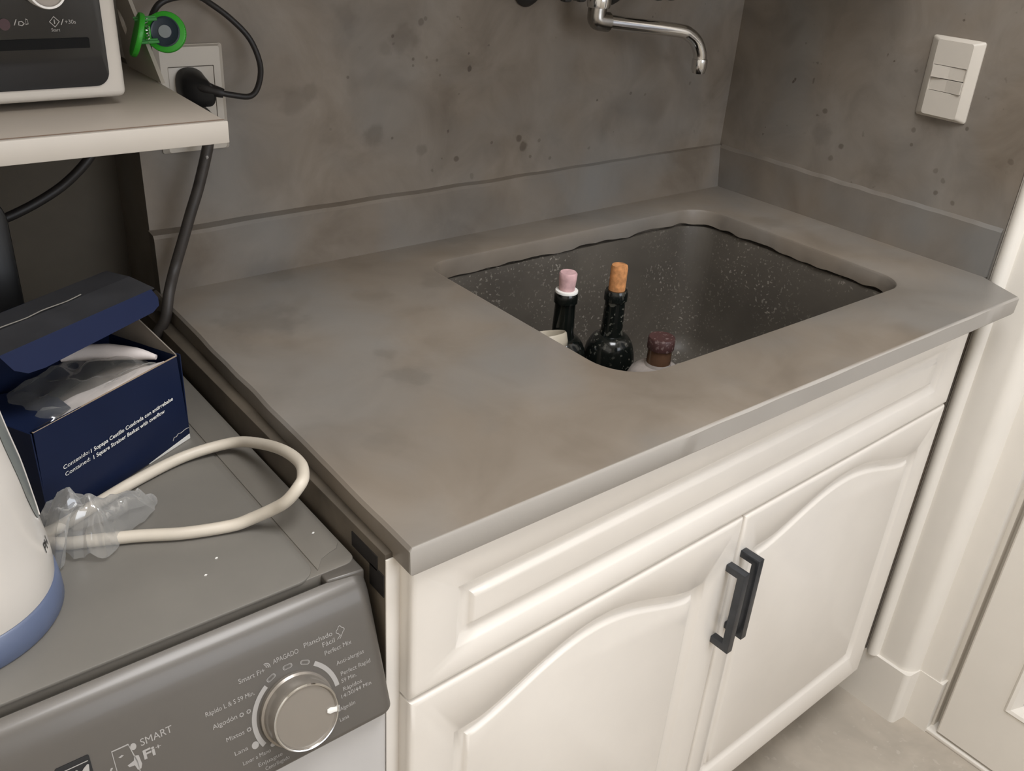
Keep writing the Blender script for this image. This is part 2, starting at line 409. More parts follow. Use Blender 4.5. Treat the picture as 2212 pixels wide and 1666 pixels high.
# door casing: moulded upright (bead, flat, rounded edge) on a plinth block, plan profile run upwards
def plan_extrude(poly, z0, z1): return prism(poly, z0, z1)
bead = [(0.012 - 0.011 * math.sin(PI * k / 8), -0.548 + 0.011 * math.cos(PI * k / 8)) for k in range(9)]
arc = [(0.045 - 0.03 * math.cos(PI / 2 * k / 8), -0.602 - 0.026 * math.sin(PI / 2 * k / 8)) for k in range(9)]
casing = [(0.05, -0.533), (0.012, -0.533)] + bead + [(0.015, -0.560)] + arc + [(0.046, -0.668), (0.07, -0.672), (0.07, -0.533)]
cs = struct('trim_1', plan_extrude(casing, -0.768, 1.3), M['trim'], 35)
obj('plinth_block', prism([(0.0079, -0.46), (0.008, -0.616)] + [(0.018 - 0.01 * math.cos(PI / 2 * k / 4), -0.6165 - 0.0105 * math.sin(PI / 2 * k / 4)) for k in range(5)] + [(0.044, -0.630), (0.044, -0.675), (0.07, -0.675), (0.07, -0.46)], -0.89, -0.767), M['trim'], cs)
obj('door_stop', join(box(0.082, 0.10, -0.72, -0.668, -0.885, 1.25, 0.002), box(0.064, 0.10, -0.679, -0.668, -0.885, 1.25, 0.002)), M['trim'], cs)
obj('threshold', box(0.046, 0.11, -1.50, -0.668, -0.89, -0.882, 0.002), M['trim'], cs)

# door with a glazed opening
dx0, dx1, dy0, dy1, dz0, dz1 = 0.050, 0.088, -1.50, -0.691, -0.878, 1.15
gy0, gy1, gz0, gz1 = -1.39, -0.778, -0.742, 0.95
def leaf_with_hole(x0, x1, Y0, Y1, Z0_, Z1_, a0, a1, b0, b1):
    R = [[(x1, Y0, Z0_), (x1, Y1, Z0_), (x1, Y1, Z1_), (x1, Y0, Z1_)], [(x0 + 0.003, Y0, Z0_), (x0 + 0.003, Y1, Z0_), (x0 + 0.003, Y1, Z1_), (x0 + 0.003, Y0, Z1_)],
         [(x0, Y0 + 0.003, Z0_ + 0.003), (x0, Y1 - 0.003, Z0_ + 0.003), (x0, Y1 - 0.003, Z1_ - 0.003), (x0, Y0 + 0.003, Z1_ - 0.003)],
         [(x0, a0, b0), (x0, a1, b0), (x0, a1, b1), (x0, a0, b1)], [(x1, a0, b0), (x1, a1, b0), (x1, a1, b1), (x1, a0, b1)]]
    V = [q for r in R for q in r]
    return V, [[i * 4 + k, i * 4 + (k + 1) % 4, ((i + 1) % 5) * 4 + (k + 1) % 4, ((i + 1) % 5) * 4 + k] for i in range(5) for k in range(4)]
door = struct('door_1', leaf_with_hole(dx0, dx1, dy0, dy1, dz0, dz1, gy0, gy1, gz0, gz1), M['trim'])
def picture_frame(y0, y1, z0, z1, w, xa, xb):
    prof = [(0, xb), (0, xa + 0.004), (0.004, xa), (0.010, xa + 0.002), (w, xa + 0.014), (w, xb)]
    rings = []
    for (cy, cz, sy, sz) in ((y0, z0, 1, 1), (y1, z0, -1, 1), (y1, z1, -1, -1), (y0, z1, 1, -1)):
        rings.append([(x, cy + sy * d, cz + sz * d) for d, x in prof])
    V = [p for r in rings for p in r]; n = len(prof); F = []
    for i in range(4):
        for k in range(n):
            F.append([i * n + k, i * n + (k + 1) % n, ((i + 1) % 4) * n + (k + 1) % n, ((i + 1) % 4) * n + k])
    return V, F
obj('glazing_bead', picture_frame(gy0, gy1, gz0, gz1, 0.022, dx0 - 0.003, dx1 - 0.004), M['trim'], door, 20)
obj('pane', box(0.066, 0.070, gy0 + 0.018, gy1 - 0.018, gz0 + 0.018, gz1 - 0.018), M['pane'], door, 0)

# ------------------------------------------------------------------ worktop with sink hole, splashbacks and basin
HX0, HX1, HY0, HY1 = -0.719, -0.133, -0.481, -0.073
hole = rrect(HX0, HX1, HY0, HY1, (0.050, 0.036, 0.062, 0.046), 10)
# right front corner is the measured one; the edge runs back to the casing at a slant
outer_c = [(-0.0306, -0.600), (0.004, -0.531), (0.004, 0.016), (-1.0726, 0.016), (-1.0830, -0.601)]
hc = Vector(((HX0 + HX1) / 2, (HY0 + HY1) / 2))
def ray_poly(poly, a):
    d = Vector((math.cos(a), math.sin(a))); best = None
    n = len(poly)
    for i in range(n):
        p = Vector(poly[i]) - hc; q = Vector(poly[(i + 1) % n]) - hc; e = q - p
        den = d.x * e.y - d.y * e.x
        if abs(den) < 1e-12: continue
        t = (p.x * e.y - p.y * e.x) / den; s = (p.x * d.y - p.y * d.x) / den
        if t > 0 and -1e-9 <= s <= 1 + 1e-9 and (best is None or t < best): best = t
    return hc + d * best
angs = [math.atan2(p[1] - hc.y, p[0] - hc.x) for p in hole] + [math.atan2(p[1] - hc.y, p[0] - hc.x) for p in outer_c]
angs += [2 * PI * k / 300 - PI for k in range(300)]
angs = sorted(set(round(a, 5) for a in angs))
hin = [ray_poly(hole, a) for a in angs]; hout = [ray_poly(outer_c, a) for a in angs]
T = 0.029
def inset(P, d, c): return [c + (p - c) * (1 - d / (p - c).length) for p in P]
def jig(p, s, a): return a * mnoise.noise(Vector((p.x * s, p.y * s, 1.7)))
rings = []
rings.append([(p.x, p.y, -T) for p in inset(hout, 0.003, hc)])
rings.append([(p.x, p.y, -T + 0.003) for p in hout])
rings.append([(p.x + jig(p, 18, 0.0022), p.y + jig(p, 15, 0.0015), -0.003) for p in hout])
rings.append([(p.x + jig(p, 18, 0.0022), p.y + jig(p, 15, 0.0015), 0.0) for p in inset(hout, 0.003, hc)])
rings.append([(p.x, p.y, 0.0) for p in inset(hin, -0.005, hc)])
rings.append([(p.x, p.y, -0.0012) for p in inset(hin, -0.002, hc)])
rings.append([(p.x, p.y, -0.005) for p in hin])
rings.append([(p.x + jig(p, 40, 0.003), p.y + jig(p, 33, 0.003), -T + 0.002 + jig(p, 34, 0.005)) for p in hin])
rings.append([(p.x, p.y, -T - 0.002) for p in inset(hin, -0.012, hc)])
n = len(angs); V = [q for r in rings for q in r]; F = []
for i in range(len(rings)):
    j = (i + 1) % len(rings)
    for k in range(n):
        k2 = (k + 1) % n; F.append([i * n + k, i * n + k2, j * n + k2, j * n + k])
wt = thing('worktop', (-0.55, -0.3, -T), 'grey brown microcement worktop with a rounded sink opening and low upstands', 'worktop')
obj('slab', (V, F), M['cement_top'], wt, 35)
# back upstand: front face y = 0 at the left, thinner towards the right corner; slightly uneven top
def upstand(a, b, na, ta, tb, h, wall, dirv):
    V, F = [], []
    N = 60
    for i in range(N + 1):
        t = i / N; p = Vector(a).lerp(Vector(b), t); th = ta + (tb - ta) * t
        wob = 0.0012 * mnoise.noise(Vector((t * 14, 0.3, 2.2))); wob2 = 0.0016 * mnoise.noise(Vector((t * 17, 3.3, 2.2)))
        q = p + Vector(dirv) * 0.0
        base = p; top = p + Vector(dirv) * (wall - th)
        prof = [(base, 0.0), (base + Vector(dirv) * (0.1 * (wall - th)), 0.004), (top + Vector(dirv) * wob * 0.5, h - 0.004 + wob2), (top + Vector(dirv) * (0.003 + wob), h + wob2), (p + Vector(dirv) * (wall + 0.0), h + 0.002 + wob2), (p + Vector(dirv) * wall, 0.0)]
        for q, z in prof: V.append((q.x, q.y, z))
    m = 6
    for i in range(N):
        for k in range(m):
            k2 = (k + 1) % m; F.append([i * m + k, i * m + k2, (i + 1) * m + k2, (i + 1) * m + k])
    F.append(list(range(m))); F.append(list(range(N * m, N * m + m))[::-1])
    return V, F
obj('back_upstand', upstand((-1.0685, 0.0, 0), (0.006, 0.0, 0), 0, 0.0185, 0.007, 0.075, 0.0182, (0, 1, 0)), M['cement_up'], wt, 30)
obj('side_upstand', upstand((0.0, 0.012, 0), (0.0, -0.533, 0), 0, 0.006, 0.004, 0.075, 0.0082, (1, 0, 0)), M['cement_up'], wt, 30)
# basin
def shrink(P, d): return [(p.x, p.y) for p in inset(P, d, hc)]
prof = [(-0.014, -T - 0.0015), (-0.004, -T - 0.003), (0.0, -0.05), (0.004, -0.15), (0.009, -0.235), (0.016, -0.258), (0.035, -0.271), (0.07, -0.275), (0.2, -0.277)]
rings = [[(x, y, z) for x, y in shrink(hin, d)] for d, z in prof]
V, F = loft(rings, False, False)
b0 = len(V); V.append(Vector((hc.x, hc.y, -0.2775)))
for k in range(n): F.append([(len(prof) - 1) * n + k, (len(prof) - 1) * n + (k + 1) % n, b0])
oprof = [(-0.014, -T - 0.0015), (-0.014, -0.25), (0.02, -0.288), (0.2, -0.288)]
Vo, Fo = loft([[(x, y, z) for x, y in shrink(hin, d)] for d, z in oprof], False, True)
basin = obj('basin', join((V, F), (Vo, Fo)), M['sink'], wt, 60, recalc=False)
obj('drain', lathe([(0, -0.2755), (0.03, -0.2755), (0.034, -0.2765), (0.034, -0.2795)], 24, (hc.x, hc.y, 0)), M['chrome_dull'], wt)

# ------------------------------------------------------------------ sink cabinet (front set at a slight angle under the worktop)
ph = 0.028
E_ = Vector((math.cos(ph), math.sin(ph), 0)); N_ = Vector((math.sin(ph), -math.cos(ph), 0)); U_ = Vector((0, 0, 1))
CP = Vector((-1.0755, -0.592, 0))
def cab(m): return frame(m, CP, E_, U_, N_)          # local: (along front, height, out of front)
cabn = thing('sink_cabinet', (-0.6, -0.3, -0.89), 'cream two-door base cabinet with arched raised panels beneath the grey worktop', 'cabinet')
W = 1.010
def raised_front(s0, s1, z0, z1, a0, a1, b0, top, nb=40, ni=14, th=0.020):
    # slab with softened edges; groove and raised field follow a contour whose top edge is given by top(u)
    def contour(d):
        P = []
        L, R_ = a0 + d, a1 - d
        for k in range(nb): P.append((L + (R_ - L) * k / nb, b0 + d))
        tr = top((R_ - a0) / (a1 - a0)) - d; tl = top((L - a0) / (a1 - a0)) - d
        for k in range(ni): P.append((R_, b0 + d + (tr - b0 - d) * k / ni))
        for k in range(nb):
            s = R_ - (R_ - L) * k / nb; P.append((s, top((s - a0) / (a1 - a0)) - d))
        for k in range(ni): P.append((L, tl - (tl - b0 - d) * k / ni))
        return P
    def rect(d):
        P = []
        x0, x1, y0, y1 = s0 + d, s1 - d, z0 + d, z1 - d
        for k in range(nb): P.append((x0 + (x1 - x0) * k / nb, y0))
        for k in range(ni): P.append((x1, y0 + (y1 - y0) * k / ni))
        for k in range(nb): P.append((x1 - (x1 - x0) * k / nb, y1))
        for k in range(ni): P.append((x0, y1 - (y1 - y0) * k / ni))
        return P
    R = [[(x, y, -th) for x, y in rect(0)], [(x, y, -0.006) for x, y in rect(0)], [(x, y, -0.0025) for x, y in rect(0.001)],
         [(x, y, -0.0007) for x, y in rect(0.003)], [(x, y, 0) for x, y in rect(0.007)],
         [(x, y, 0) for x, y in contour(0)], [(x, y, -0.0015) for x, y in contour(0.002)], [(x, y, -0.0065) for x, y in contour(0.009)],
         [(x, y, -0.0070) for x, y in contour(0.017)], [(x, y, -0.0055) for x, y in contour(0.0185)], [(x, y, -0.0025) for x, y in contour(0.021)], [(x, y, -0.0018) for x, y in contour(0.0235)]]
    return loft(R, True, True)
def arch(z, h):
    def f(u):
        u = min(1, max(0, u)); u2 = min(1, max(0, (u - 0.07) / 0.86))
        return z + h * (0.5 - 0.5 * math.cos(2 * PI * u2)) ** 0.72
    return f
DT, DB = -0.0315, -0.186
obj('drawer_front', cab(raised_front(0, W, DB, DT, 0.050, 0.952, -0.150, lambda u: -0.0735)), M['cream'], cabn, 50)
GAP = 0.5005
dl = obj('door', cab(raised_front(0, GAP - 0.001, -0.757, DB - 0.003, 0.053, 0.443, -0.697, arch(-0.262, 0.046))), M['cream'], cabn, 50)
dr = obj('door', cab(raised_front(GAP + 0.001, W, -0.757, DB - 0.003, 0.534, 0.958, -0.697, arch(-0.252, 0.040))), M['cream'], cabn, 50)
def bar_handle(s, zt, zb, out, par):
    b = 0.0105
    poly = [(zb, 0), (zb, out), (zt, out), (zt, 0), (zt - b, 0), (zt - b, out - b), (zb + b, out - b), (zb + b, 0)]
    pv, pf = prism(poly, s - b / 2, s + b / 2, 0.0006)
    m = ([Vector((p.z, p.x, p.y)) for p in pv], pf)
    return obj('handle', cab(m), M['handle'], par)
tag(bar_handle(0.4865, -0.2545, -0.385, 0.029, dl), 'dark metal bar handle')
tag(bar_handle(0.5130, -0.2440, -0.375, 0.029, dr), 'dark metal bar handle')
sp = obj('side_panel', box(-1.0900, -1.0735, -0.572, 0.0, -0.79, -0.0215, 0.001), M['side_panel'], cabn)
obj('edge_band', box(-1.0898, -1.0742, -0.5738, -0.5718, -0.79, -0.0265, 0.0006), M['cream'], sp)
obj('slot', box(-1.0908, -1.0896, -0.5605, -0.5165, -0.047, -0.031, 0.0004, 1), M['slot'], sp)
obj('slot', box(-1.0908, -1.0896, -0.571, -0.547, -0.069, -0.0445, 0.0004, 1), M['slot'], sp)
obj('side_panel', cab(box(W - 0.018, W - 0.002, -0.79, -0.03, -0.53, -0.021, 0.001)), M['cream'], cabn)
obj('bottom_panel', cab(box(0.02, W - 0.02, -0.757, -0.741, -0.50, -0.022, 0.001)), M['cream'], cabn)
obj('toe_kick', cab(box(0.02, W - 0.02, -0.888, -0.757, -0.30, -0.28, 0.001)), M['trim'], cabn)
obj('back_panel', box(-1.07, -0.08, -0.012, -0.004, -0.78, -0.03), M['side_panel'], cabn)
for xx, yy in ((-1.05, -0.06), (-0.10, -0.06)):
    obj('leg', lathe([(0, -0.89), (0.02, -0.89), (0.022, -0.885), (0.014, -0.875), (0.014, -0.77), (0.02, -0.757), (0, -0.757)], 16, (xx, yy, 0)), M['black'], cabn)

# ------------------------------------------------------------------ bottles and tumbler standing in the basin
ZB = -0.2745
def wine_bottle(x, y, rim, mat, label, rb=0.0365, neck=0.0142, shoulder=0.060):
    t = thing('wine_bottle', (x, y, ZB), label, 'bottle', 'wine bottles in the sink')
    zs = rim - shoulder
    prof = [(0, ZB + 0.012), (rb * 0.6, ZB + 0.006), (rb * 0.85, ZB), (rb, ZB + 0.006), (rb, zs - 0.052)]
    prof += [(rb * math.cos(PI / 2 * k / 7) + (neck + 0.002) * (1 - math.cos(PI / 2 * k / 7)), zs - 0.052 + 0.047 * math.sin(PI / 2 * k / 7)) for k in range(1, 8)]
    prof += [(neck + 0.0006, zs + 0.004), (neck - 0.0004, rim - 0.020), (neck - 0.0004, rim - 0.016), (neck + 0.0016, rim - 0.0145), (neck + 0.0016, rim - 0.004), (neck, rim), (neck - 0.004, rim), (neck - 0.0045, rim - 0.01), (0, rim - 0.012)]
    obj('glass_body', lathe(prof, 40, (x, y, 0)), mat, t, 50)
    return t
b1 = wine_bottle(-0.633, -0.278, 0.015, M['bottle2'], 'dark wine bottle with a pale pink stained cork, left of the other in the sink')
prof = [(0, 0.006), (0.0092, 0.006), (0.0102, 0.016), (0.0118, 0.034), (0.0120, 0.0405), (0.0105, 0.0425), (0.004, 0.0415), (0, 0.043)]
obj('cork', lathe(prof, 24, (-0.633, -0.278, 0)), M['cork_pink'], b1, 50)
obj('rim_ring', lathe([(0.0105, 0.0145), (0.0150, 0.0145), (0.0152, 0.0165), (0.0148, 0.0178), (0.0105, 0.0180), (0.0105, 0.0145)], 28, (-0.633, -0.278, 0)), M['print_white'], b1)
b2 = wine_bottle(-0.568, -0.306, 0.015, M['bottle'], 'dusty dark wine bottle with a tall orange tan cork, right of the pink corked one')
obj('cork', lathe([(0, 0.004), (0.0112, 0.004), (0.0114, 0.046), (0.0104, 0.0495), (0, 0.050)], 24, (-0.568, -0.306, 0)), M['cork_tan'], b2, 50)
xj, yj = -0.597, -0.420
j = thing('squat_bottle', (xj, yj, ZB), 'dusty clear bottle with a flat maroon cap, nearest the front of the sink', 'bottle')
obj('glass_body', lathe([(0, ZB + 0.004), (0.036, ZB), (0.042, ZB + 0.006), (0.042, -0.085), (0.0395, -0.062), (0.033, -0.048), (0.024, -0.0415), (0.017, -0.040), (0.0155, -0.036), (0, -0.036)], 36, (xj, yj, 0)), M['clear_dusty'], j, 50)
obj('neck', lathe([(0, -0.0385), (0.0155, -0.0385), (0.0150, -0.014), (0, -0.014)], 28, (xj, yj, 0)), M['amber'], j)
obj('cap', lathe([(0.0146, -0.0165), (0.0168, -0.0165), (0.0170, -0.0155), (0.0170, -0.003), (0.0160, -0.0012), (0.010, -0.001), (0, -0.0014)], 32, (xj, yj, 0)), M['maroon'], j, 35)
# leaning cream tumbler (its lip rests against the neck of the left bottle)
ta = Vector((-0.688, -0.380, ZB + 0.008)); tb = Vector((-0.681, -0.292, -0.030))
az = (tb - ta).normalized(); ax = az.orthogonal().normalized(); ay = az.cross(ax); H = (tb - ta).length
obj_t = obj('tumbler', lathe([(0, 0), (0.0145, 0), (0.016, 0.004), (0.0270, H - 0.020), (0.0300, H - 0.018), (0.0312, H - 0.012), (0.0312, H - 0.002), (0.0300, H), (0.0282, H - 0.002), (0.0252, H - 0.03), (0.014, 0.006), (0, 0.006)], 36, ta, ax, ay, az), M['tumbler'], None, 45)
tag(obj_t, 'cream plastic tumbler with a thick lip leaning behind the left sink edge', 'tumbler')

# ------------------------------------------------------------------ wall mixer tap
tp = thing('wall_tap', (-0.40, 0.018, 0.30), 'chrome wall-mounted mixer tap with a long swivel spout over the sink', 'tap')
ex, ey, ez = -0.4075, -0.052, 0.3145
obj('body', join(tube([(-0.52, ey, 0.384), (-0.295, ey, 0.384)], 0.0150, 20, 0), tube([(ex, ey, 0.384), (ex, ey, 0.345)], 0.0135, 20, 0)), M['chrome_dull'], tp)
obj('swivel_nut', lathe([(0, 0.353), (0.0165, 0.353), (0.0175, 0.349), (0.0175, 0.336), (0.0165, 0.3325), (0, 0.3325)], 24, (ex - 0.004, ey, 0)), M['chrome'], tp, 35)
bend = Vector((-0.2560, -0.085, 0.3000))
e0 = Vector((ex - 0.006, ey - 0.001, ez)); dirn = (bend - e0).normalized()
obj('elbow', tube([(ex - 0.005, ey, 0.336), (ex - 0.006, ey, 0.325), (ex - 0.005, ey - 0.001, 0.3158), e0 + dirn * 0.012, e0 + dirn * 0.020], 0.0138, 20, 6), M['chrome_dull'], tp, 50)
obj('spout', tube([e0 + dirn * 0.012, e0 + dirn * 0.06, bend - dirn * 0.012, bend + dirn * 0.010 + Vector((0, 0, -0.004)), bend + dirn * 0.026 + Vector((0, 0, -0.014)), bend + dirn * 0.035 + Vector((0, -0.001, -0.029)), bend + dirn * 0.0375 + Vector((0, -0.001, -0.043))], 0.0104, 20, 7), M['chrome'], tp, 60)
tipx = bend + dirn * 0.0377 + Vector((0, -0.001, -0.041))
obj('aerator', lathe([(0.0095, 0.004), (0.0120, 0.003), (0.0124, -0.002), (0.0118, -0.012), (0.0098, -0.0185), (0.0080, -0.019), (0.0078, -0.012), (0, -0.012)], 24, tipx), M['chrome'], tp, 35)
for cx in (-0.494, -0.325):
    obj('escutcheon', lathe([(0, 0.001), (0.021, 0.0), (0.022, 0.004), (0.017, 0.014), (0.011, 0.018), (0, 0.018)], 32, (cx, 0.018, 0.348), (1, 0, 0), (0, 0, 1), (0, -1, 0)), M['dark_iron'], tp)
    obj('supply_stub', tube([(cx, 0.006, 0.352), (cx, -0.03, 0.372), (cx, ey, 0.384)], 0.0105, 14, 4), M['chrome_dull'], tp)
M['index'] = plain('pink_index_button', (190, 140, 144), 0.4)
for cx in (-0.483, -0.300):
    h = obj('valve_handle', join(lathe([(0, 0.0), (0.011, 0.0), (0.012, 0.012), (0.016, 0.018), (0.018, 0.028), (0.0165, 0.034), (0, 0.034)], 28, (cx, ey, 0.3635), (1, 0, 0), (0, 0, 1), (0, -1, 0)),
        *[box(cx + 0.019 * math.cos(a) - 0.0065, cx + 0.019 * math.cos(a) + 0.0065, ey - 0.029, ey - 0.016, 0.3635 + 0.019 * math.sin(a) - 0.0065, 0.3635 + 0.019 * math.sin(a) + 0.0065, 0.003) for a in (0.78, 2.35, 3.92, 5.5)]), M['dark_iron'], tp)
    obj('index_button', lathe([(0, 0.0365), (0.009, 0.0362), (0.0105, 0.034)], 24, (cx, ey, 0.3635), (1, 0, 0), (0, 0, 1), (0, -1, 0)), M['index'], h)
    obj('chrome_ring', lathe([(0.0105, 0.033), (0.0108, 0.0372), (0.0124, 0.0372), (0.0128, 0.033)], 28, (cx, ey, 0.3635), (1, 0, 0), (0, 0, 1), (0, -1, 0)), M['chrome'], h)

# ------------------------------------------------------------------ light switch on the right wall
def plate(w, h, t, slope, hole_w, hole_h, hole_y=0.0, corner=0.004):
    # local: x right, y up, z out; raised plate with sloping flanks and an opening
    def rr(a, b, cy, r, k=4): return rrect(-a, a, cy - b, cy + b, r, k)
    R = [[(x, y, 0) for x, y in rr(w / 2, h / 2, 0, corner)], [(x, y, 0.0022) for x, y in rr(w / 2, h / 2, 0, corner)], [(x, y, 0.003) for x, y in rr(w / 2 - 0.0008, h / 2 - 0.0008, 0, corner)],
         [(x, y, t) for x, y in rr(w / 2 - slope, h / 2 - slope * 0.35, 0, corner)],
         [(x, y, t) for x, y in rr(hole_w / 2, hole_h / 2, hole_y, 0.0008)], [(x, y, t - 0.006) for x, y in rr(hole_w / 2, hole_h / 2, hole_y, 0.0008)]]
    return loft(R, True, False)
sw = thing('light_switch', (0.008, -0.388, 0.267), 'off-white two-rocker switch plate on the right cement wall', 'switch')
SX, SY, SZ = Vector((0, -1, 0)), Vector((0, 0.02, 1)).normalized(), Vector((-1, 0, 0))
SO = Vector((0.0082, -0.3885, 0.2670))
obj('face_plate', frame(plate(0.0815, 0.1165, 0.010, 0.013, 0.0520, 0.0375), SO, SX, SY, SZ), M['white_plastic'], sw, 25)
def rocker(y0, y1, h0, h1, hm):
    a = 0.0255
    V = [(-a, y0, 0.003), (0, y0, 0.003), (a, y0, 0.003), (-a, y1, 0.003), (0, y1, 0.003), (a, y1, 0.003), (-a, y0, h0), (0, y0, hm), (a, y0, h1), (-a, y1, h0), (0, y1, hm), (a, y1, h1)]
    F = [(6, 7, 10, 9), (7, 8, 11, 10), (0, 1, 7, 6), (1, 2, 8, 7), (4, 3, 9, 10), (5, 4, 10, 11), (3, 0, 6, 9), (2, 5, 11, 8), (0, 3, 4, 1), (1, 4, 5, 2)]
    return V, F
obj('rocker', frame(rocker(0.0006, 0.0180, 0.0125, 0.0085, 0.0092), SO, SX, SY, SZ), M['white_plastic'], sw, 0)
obj('rocker', frame(rocker(-0.0180, -0.0006, 0.0085, 0.0125, 0.0088), SO, SX, SY, SZ), M['white_plastic'], sw, 0)

# ------------------------------------------------------------------ socket on the back wall, plugs and black cords
so = thing('wall_socket', (-0.998, 0.018, 0.23), 'white double socket plate on the cement wall behind the shelf corner', 'socket')
PX, PY, PZ = Vector((1, 0, 0)), Vector((0, 0, 1)), Vector((0, -1, 0)); PO = Vector((-0.9985, 0.0178, 0.2315))
obj('face_plate', frame(plate(0.0830, 0.1240, 0.0085, 0.006, 0.0550, 0.0790, -0.001, 0.003), PO, PX, PY, PZ), M['white_plastic'], so, 25)
for cy in (0.0185, -0.0205):
    m = obj('socket_insert', frame(box(-0.0270, 0.0270, cy - 0.0190, cy + 0.0190, 0.001, 0.0078, 0.0006), PO, PX, PY, PZ), M['white_plastic'], so)
# angled plug with strain relief, cord looping up behind the clip
pc = thing('black_plug_cord', (-1.0, 0.0, 0.25), 'black plug in the socket with a thin cord looping up past the green clip', 'cord')
def oval(c, X, Y, a, b, n=24, p=2.6):
    c, X, Y = Vector(c), Vector(X), Vector(Y); out = []
    for k in range(n):
        t = 2 * PI * k / n; cx, sy = math.cos(t), math.sin(t)
        out.append(c + X * (a * abs(cx) ** (2 / p) * (1 if cx > 0 else -1)) + Y * (b * abs(sy) ** (2 / p) * (1 if sy > 0 else -1)))
    return out
pl = [oval((-1.0025, 0.0088, 0.2495), (1, 0, 0), (0, 0, 1), 0.0165, 0.0195), oval((-1.0025, 0.001, 0.2490), (1, 0, 0), (0, 0, 1), 0.0168, 0.0198),
      oval((-1.0020, -0.008, 0.2470), (1, 0, 0), (0, 0, 1), 0.0155, 0.0188), oval((-1.0005, -0.018, 0.2450), (1, -0.25, 0), (0, 0, 1), 0.0135, 0.0165),
      oval((-0.9975, -0.027, 0.2440), (0.9, -0.5, 0), (0, 0, 1), 0.0105, 0.0135), oval((-0.9950, -0.031, 0.2438), (0.8, -0.6, 0), (0, 0, 1), 0.005, 0.008)]
obj('plug', loft(pl), M['black'], pc, 45)
obj('strain_relief', tube([(-1.0015, -0.014, 0.2525), (-0.9935, -0.024, 0.2500), (-0.9850, -0.031, 0.2475), (-0.9790, -0.034, 0.2458)], [0.0088, 0.0082, 0.0066, 0.0060, 0.0052], 16, 4), M['black_soft'], pc)
obj('cord', tube([(-0.9800, -0.0335, 0.2460), (-0.9702, -0.035, 0.2438), (-0.9476, -0.035, 0.2406), (-0.934, -0.03, 0.2511), (-0.9256, -0.02, 0.2727), (-0.9318, -0.01, 0.3002), (-0.9507, -0.005, 0.322), (-0.974, -0.005, 0.3393), (-0.9913, -0.01, 0.3479), (-1.0186, -0.018, 0.3479), (-1.0385, -0.020, 0.3410), (-1.0480, -0.014, 0.3220), (-1.0500, -0.008, 0.3000), (-1.0485, -0.004, 0.2850), (-1.0440, 0.004, 0.2500), (-1.044, 0.010, 0.19)], 0.0034, 12, 6), M['black_soft'], pc)
t2 = thing('thick_black_cord', (-1.0, 0.0, -0.04), 'thick dusty black cord hanging from under the shelf down behind the worktop corner', 'cord')
obj('plug', lathe([(0, 0), (0.017, 0), (0.018, 0.004), (0.016, 0.02), (0.010, 0.030), (0, 0.030)], 24, (-1.000, 0.0085, 0.211), (1, 0, 0), (0, 0, 1), (0, -1, 0)), M['black'], t2)
obj('cord', tube([(-0.9995, -0.019, 0.211), (-0.9990, -0.026, 0.2020), (-1.0012, -0.027, 0.1845), (-1.0165, -0.028, 0.1404), (-1.0307, -0.03, 0.1086), (-1.0438, -0.03, 0.0757), (-1.0575, -0.030, 0.0420), (-1.0745, -0.050, 0.0200), (-1.0850, -0.056, -0.0100), (-1.0985, -0.046, -0.0400), (-1.1000, -0.040, -0.0800), (-1.0975, -0.03, -0.16)], 0.0066, 14, 6), plain('dusty_black_rubber', (58, 53, 49), 0.5, vary=0.25, scale=50), t2)
obj('scuff', tube([(-1.0052, -0.0338, 0.176), (-1.0068, -0.0342, 0.172)], [0.0012, 0.0022, 0.0008], 8, 2), M['print_grey'], t2)

# ------------------------------------------------------------------ shelf, microwave, bracket and clip
sh = thing('white_shelf', (-1.4, -0.08, 0.2555), 'white shelf with a thick pale front edge across the left alcove', 'shelf')
ST, SB = 0.2755, 0.2555
board = [(-1.845, -0.2760), (-1.0790, -0.2760), (-1.0700, 0.012), (-1.0700, 0.118), (-1.845, 0.118)]
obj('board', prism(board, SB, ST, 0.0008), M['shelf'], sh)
obj('edge_band', box(-1.845, -1.0765, -0.2795, -0.2762, SB - 0.0006, ST - 0.0008, 0.0008), plain('cream_edge_band', (180, 172, 161), 0.45, vary=0.02), sh)
obj('glue_line', box(-1.845, -1.0785, -0.2763, -0.2752, ST - 0.0002, ST + 0.0003), M['edge_brown'], sh)
# white bracket standing on the right end of the shelf (thin sheet with a slot)
bo = [(-0.106, ST + 0.0004), (0.000, ST + 0.0004), (0.0112, 0.2945), (0.004, 0.3050), (0.012, 0.3150), (0.0115, 0.45), (0.033, 0.45)]
outl = [(-0.106, ST + 0.0004), (-0.003, ST + 0.0004), (0.0080, 0.2900), (0.0090, 0.2990), (0.0108, 0.3080), (0.0112, 0.4600), (0.0045, 0.4600), (-0.032, 0.3475)]
slot = [(0.0085, 0.3335), (0.0050, 0.3340), (-0.0060, 0.3270), (-0.0165, 0.3205), (-0.0150, 0.3150), (-0.0095, 0.3095), (-0.0010, 0.3170), (0.0060, 0.3265)]
def sheet_with_hole(out, hol, x0, x1):
    bm = bmesh.new()
    def ring(P, x): return [bm.verts.new((x, p[0], p[1])) for p in P]
    A, B = ring(out, x0), ring(hol, x0)
    ed = [bm.edges.new((A[i], A[(i + 1) % len(A)])) for i in range(len(A))] + [bm.edges.new((B[i], B[(i + 1) % len(B)])) for i in range(len(B))]
    r = bmesh.ops.triangle_fill(bm, use_beauty=True, edges=ed)
    fs = [f for f in bm.faces]
    ex_ = bmesh.ops.extrude_face_region(bm, geom=fs)
    for v in [g for g in ex_['geom'] if isinstance(g, bmesh.types.BMVert)]: v.co.x = x1
    return bm_out(bm)
bk = obj('shelf_bracket', sheet_with_hole(outl, slot, -1.0740, -1.0700), plain('grey_white_sheet', (176, 168, 156), 0.6, vary=0.03), None, 0)
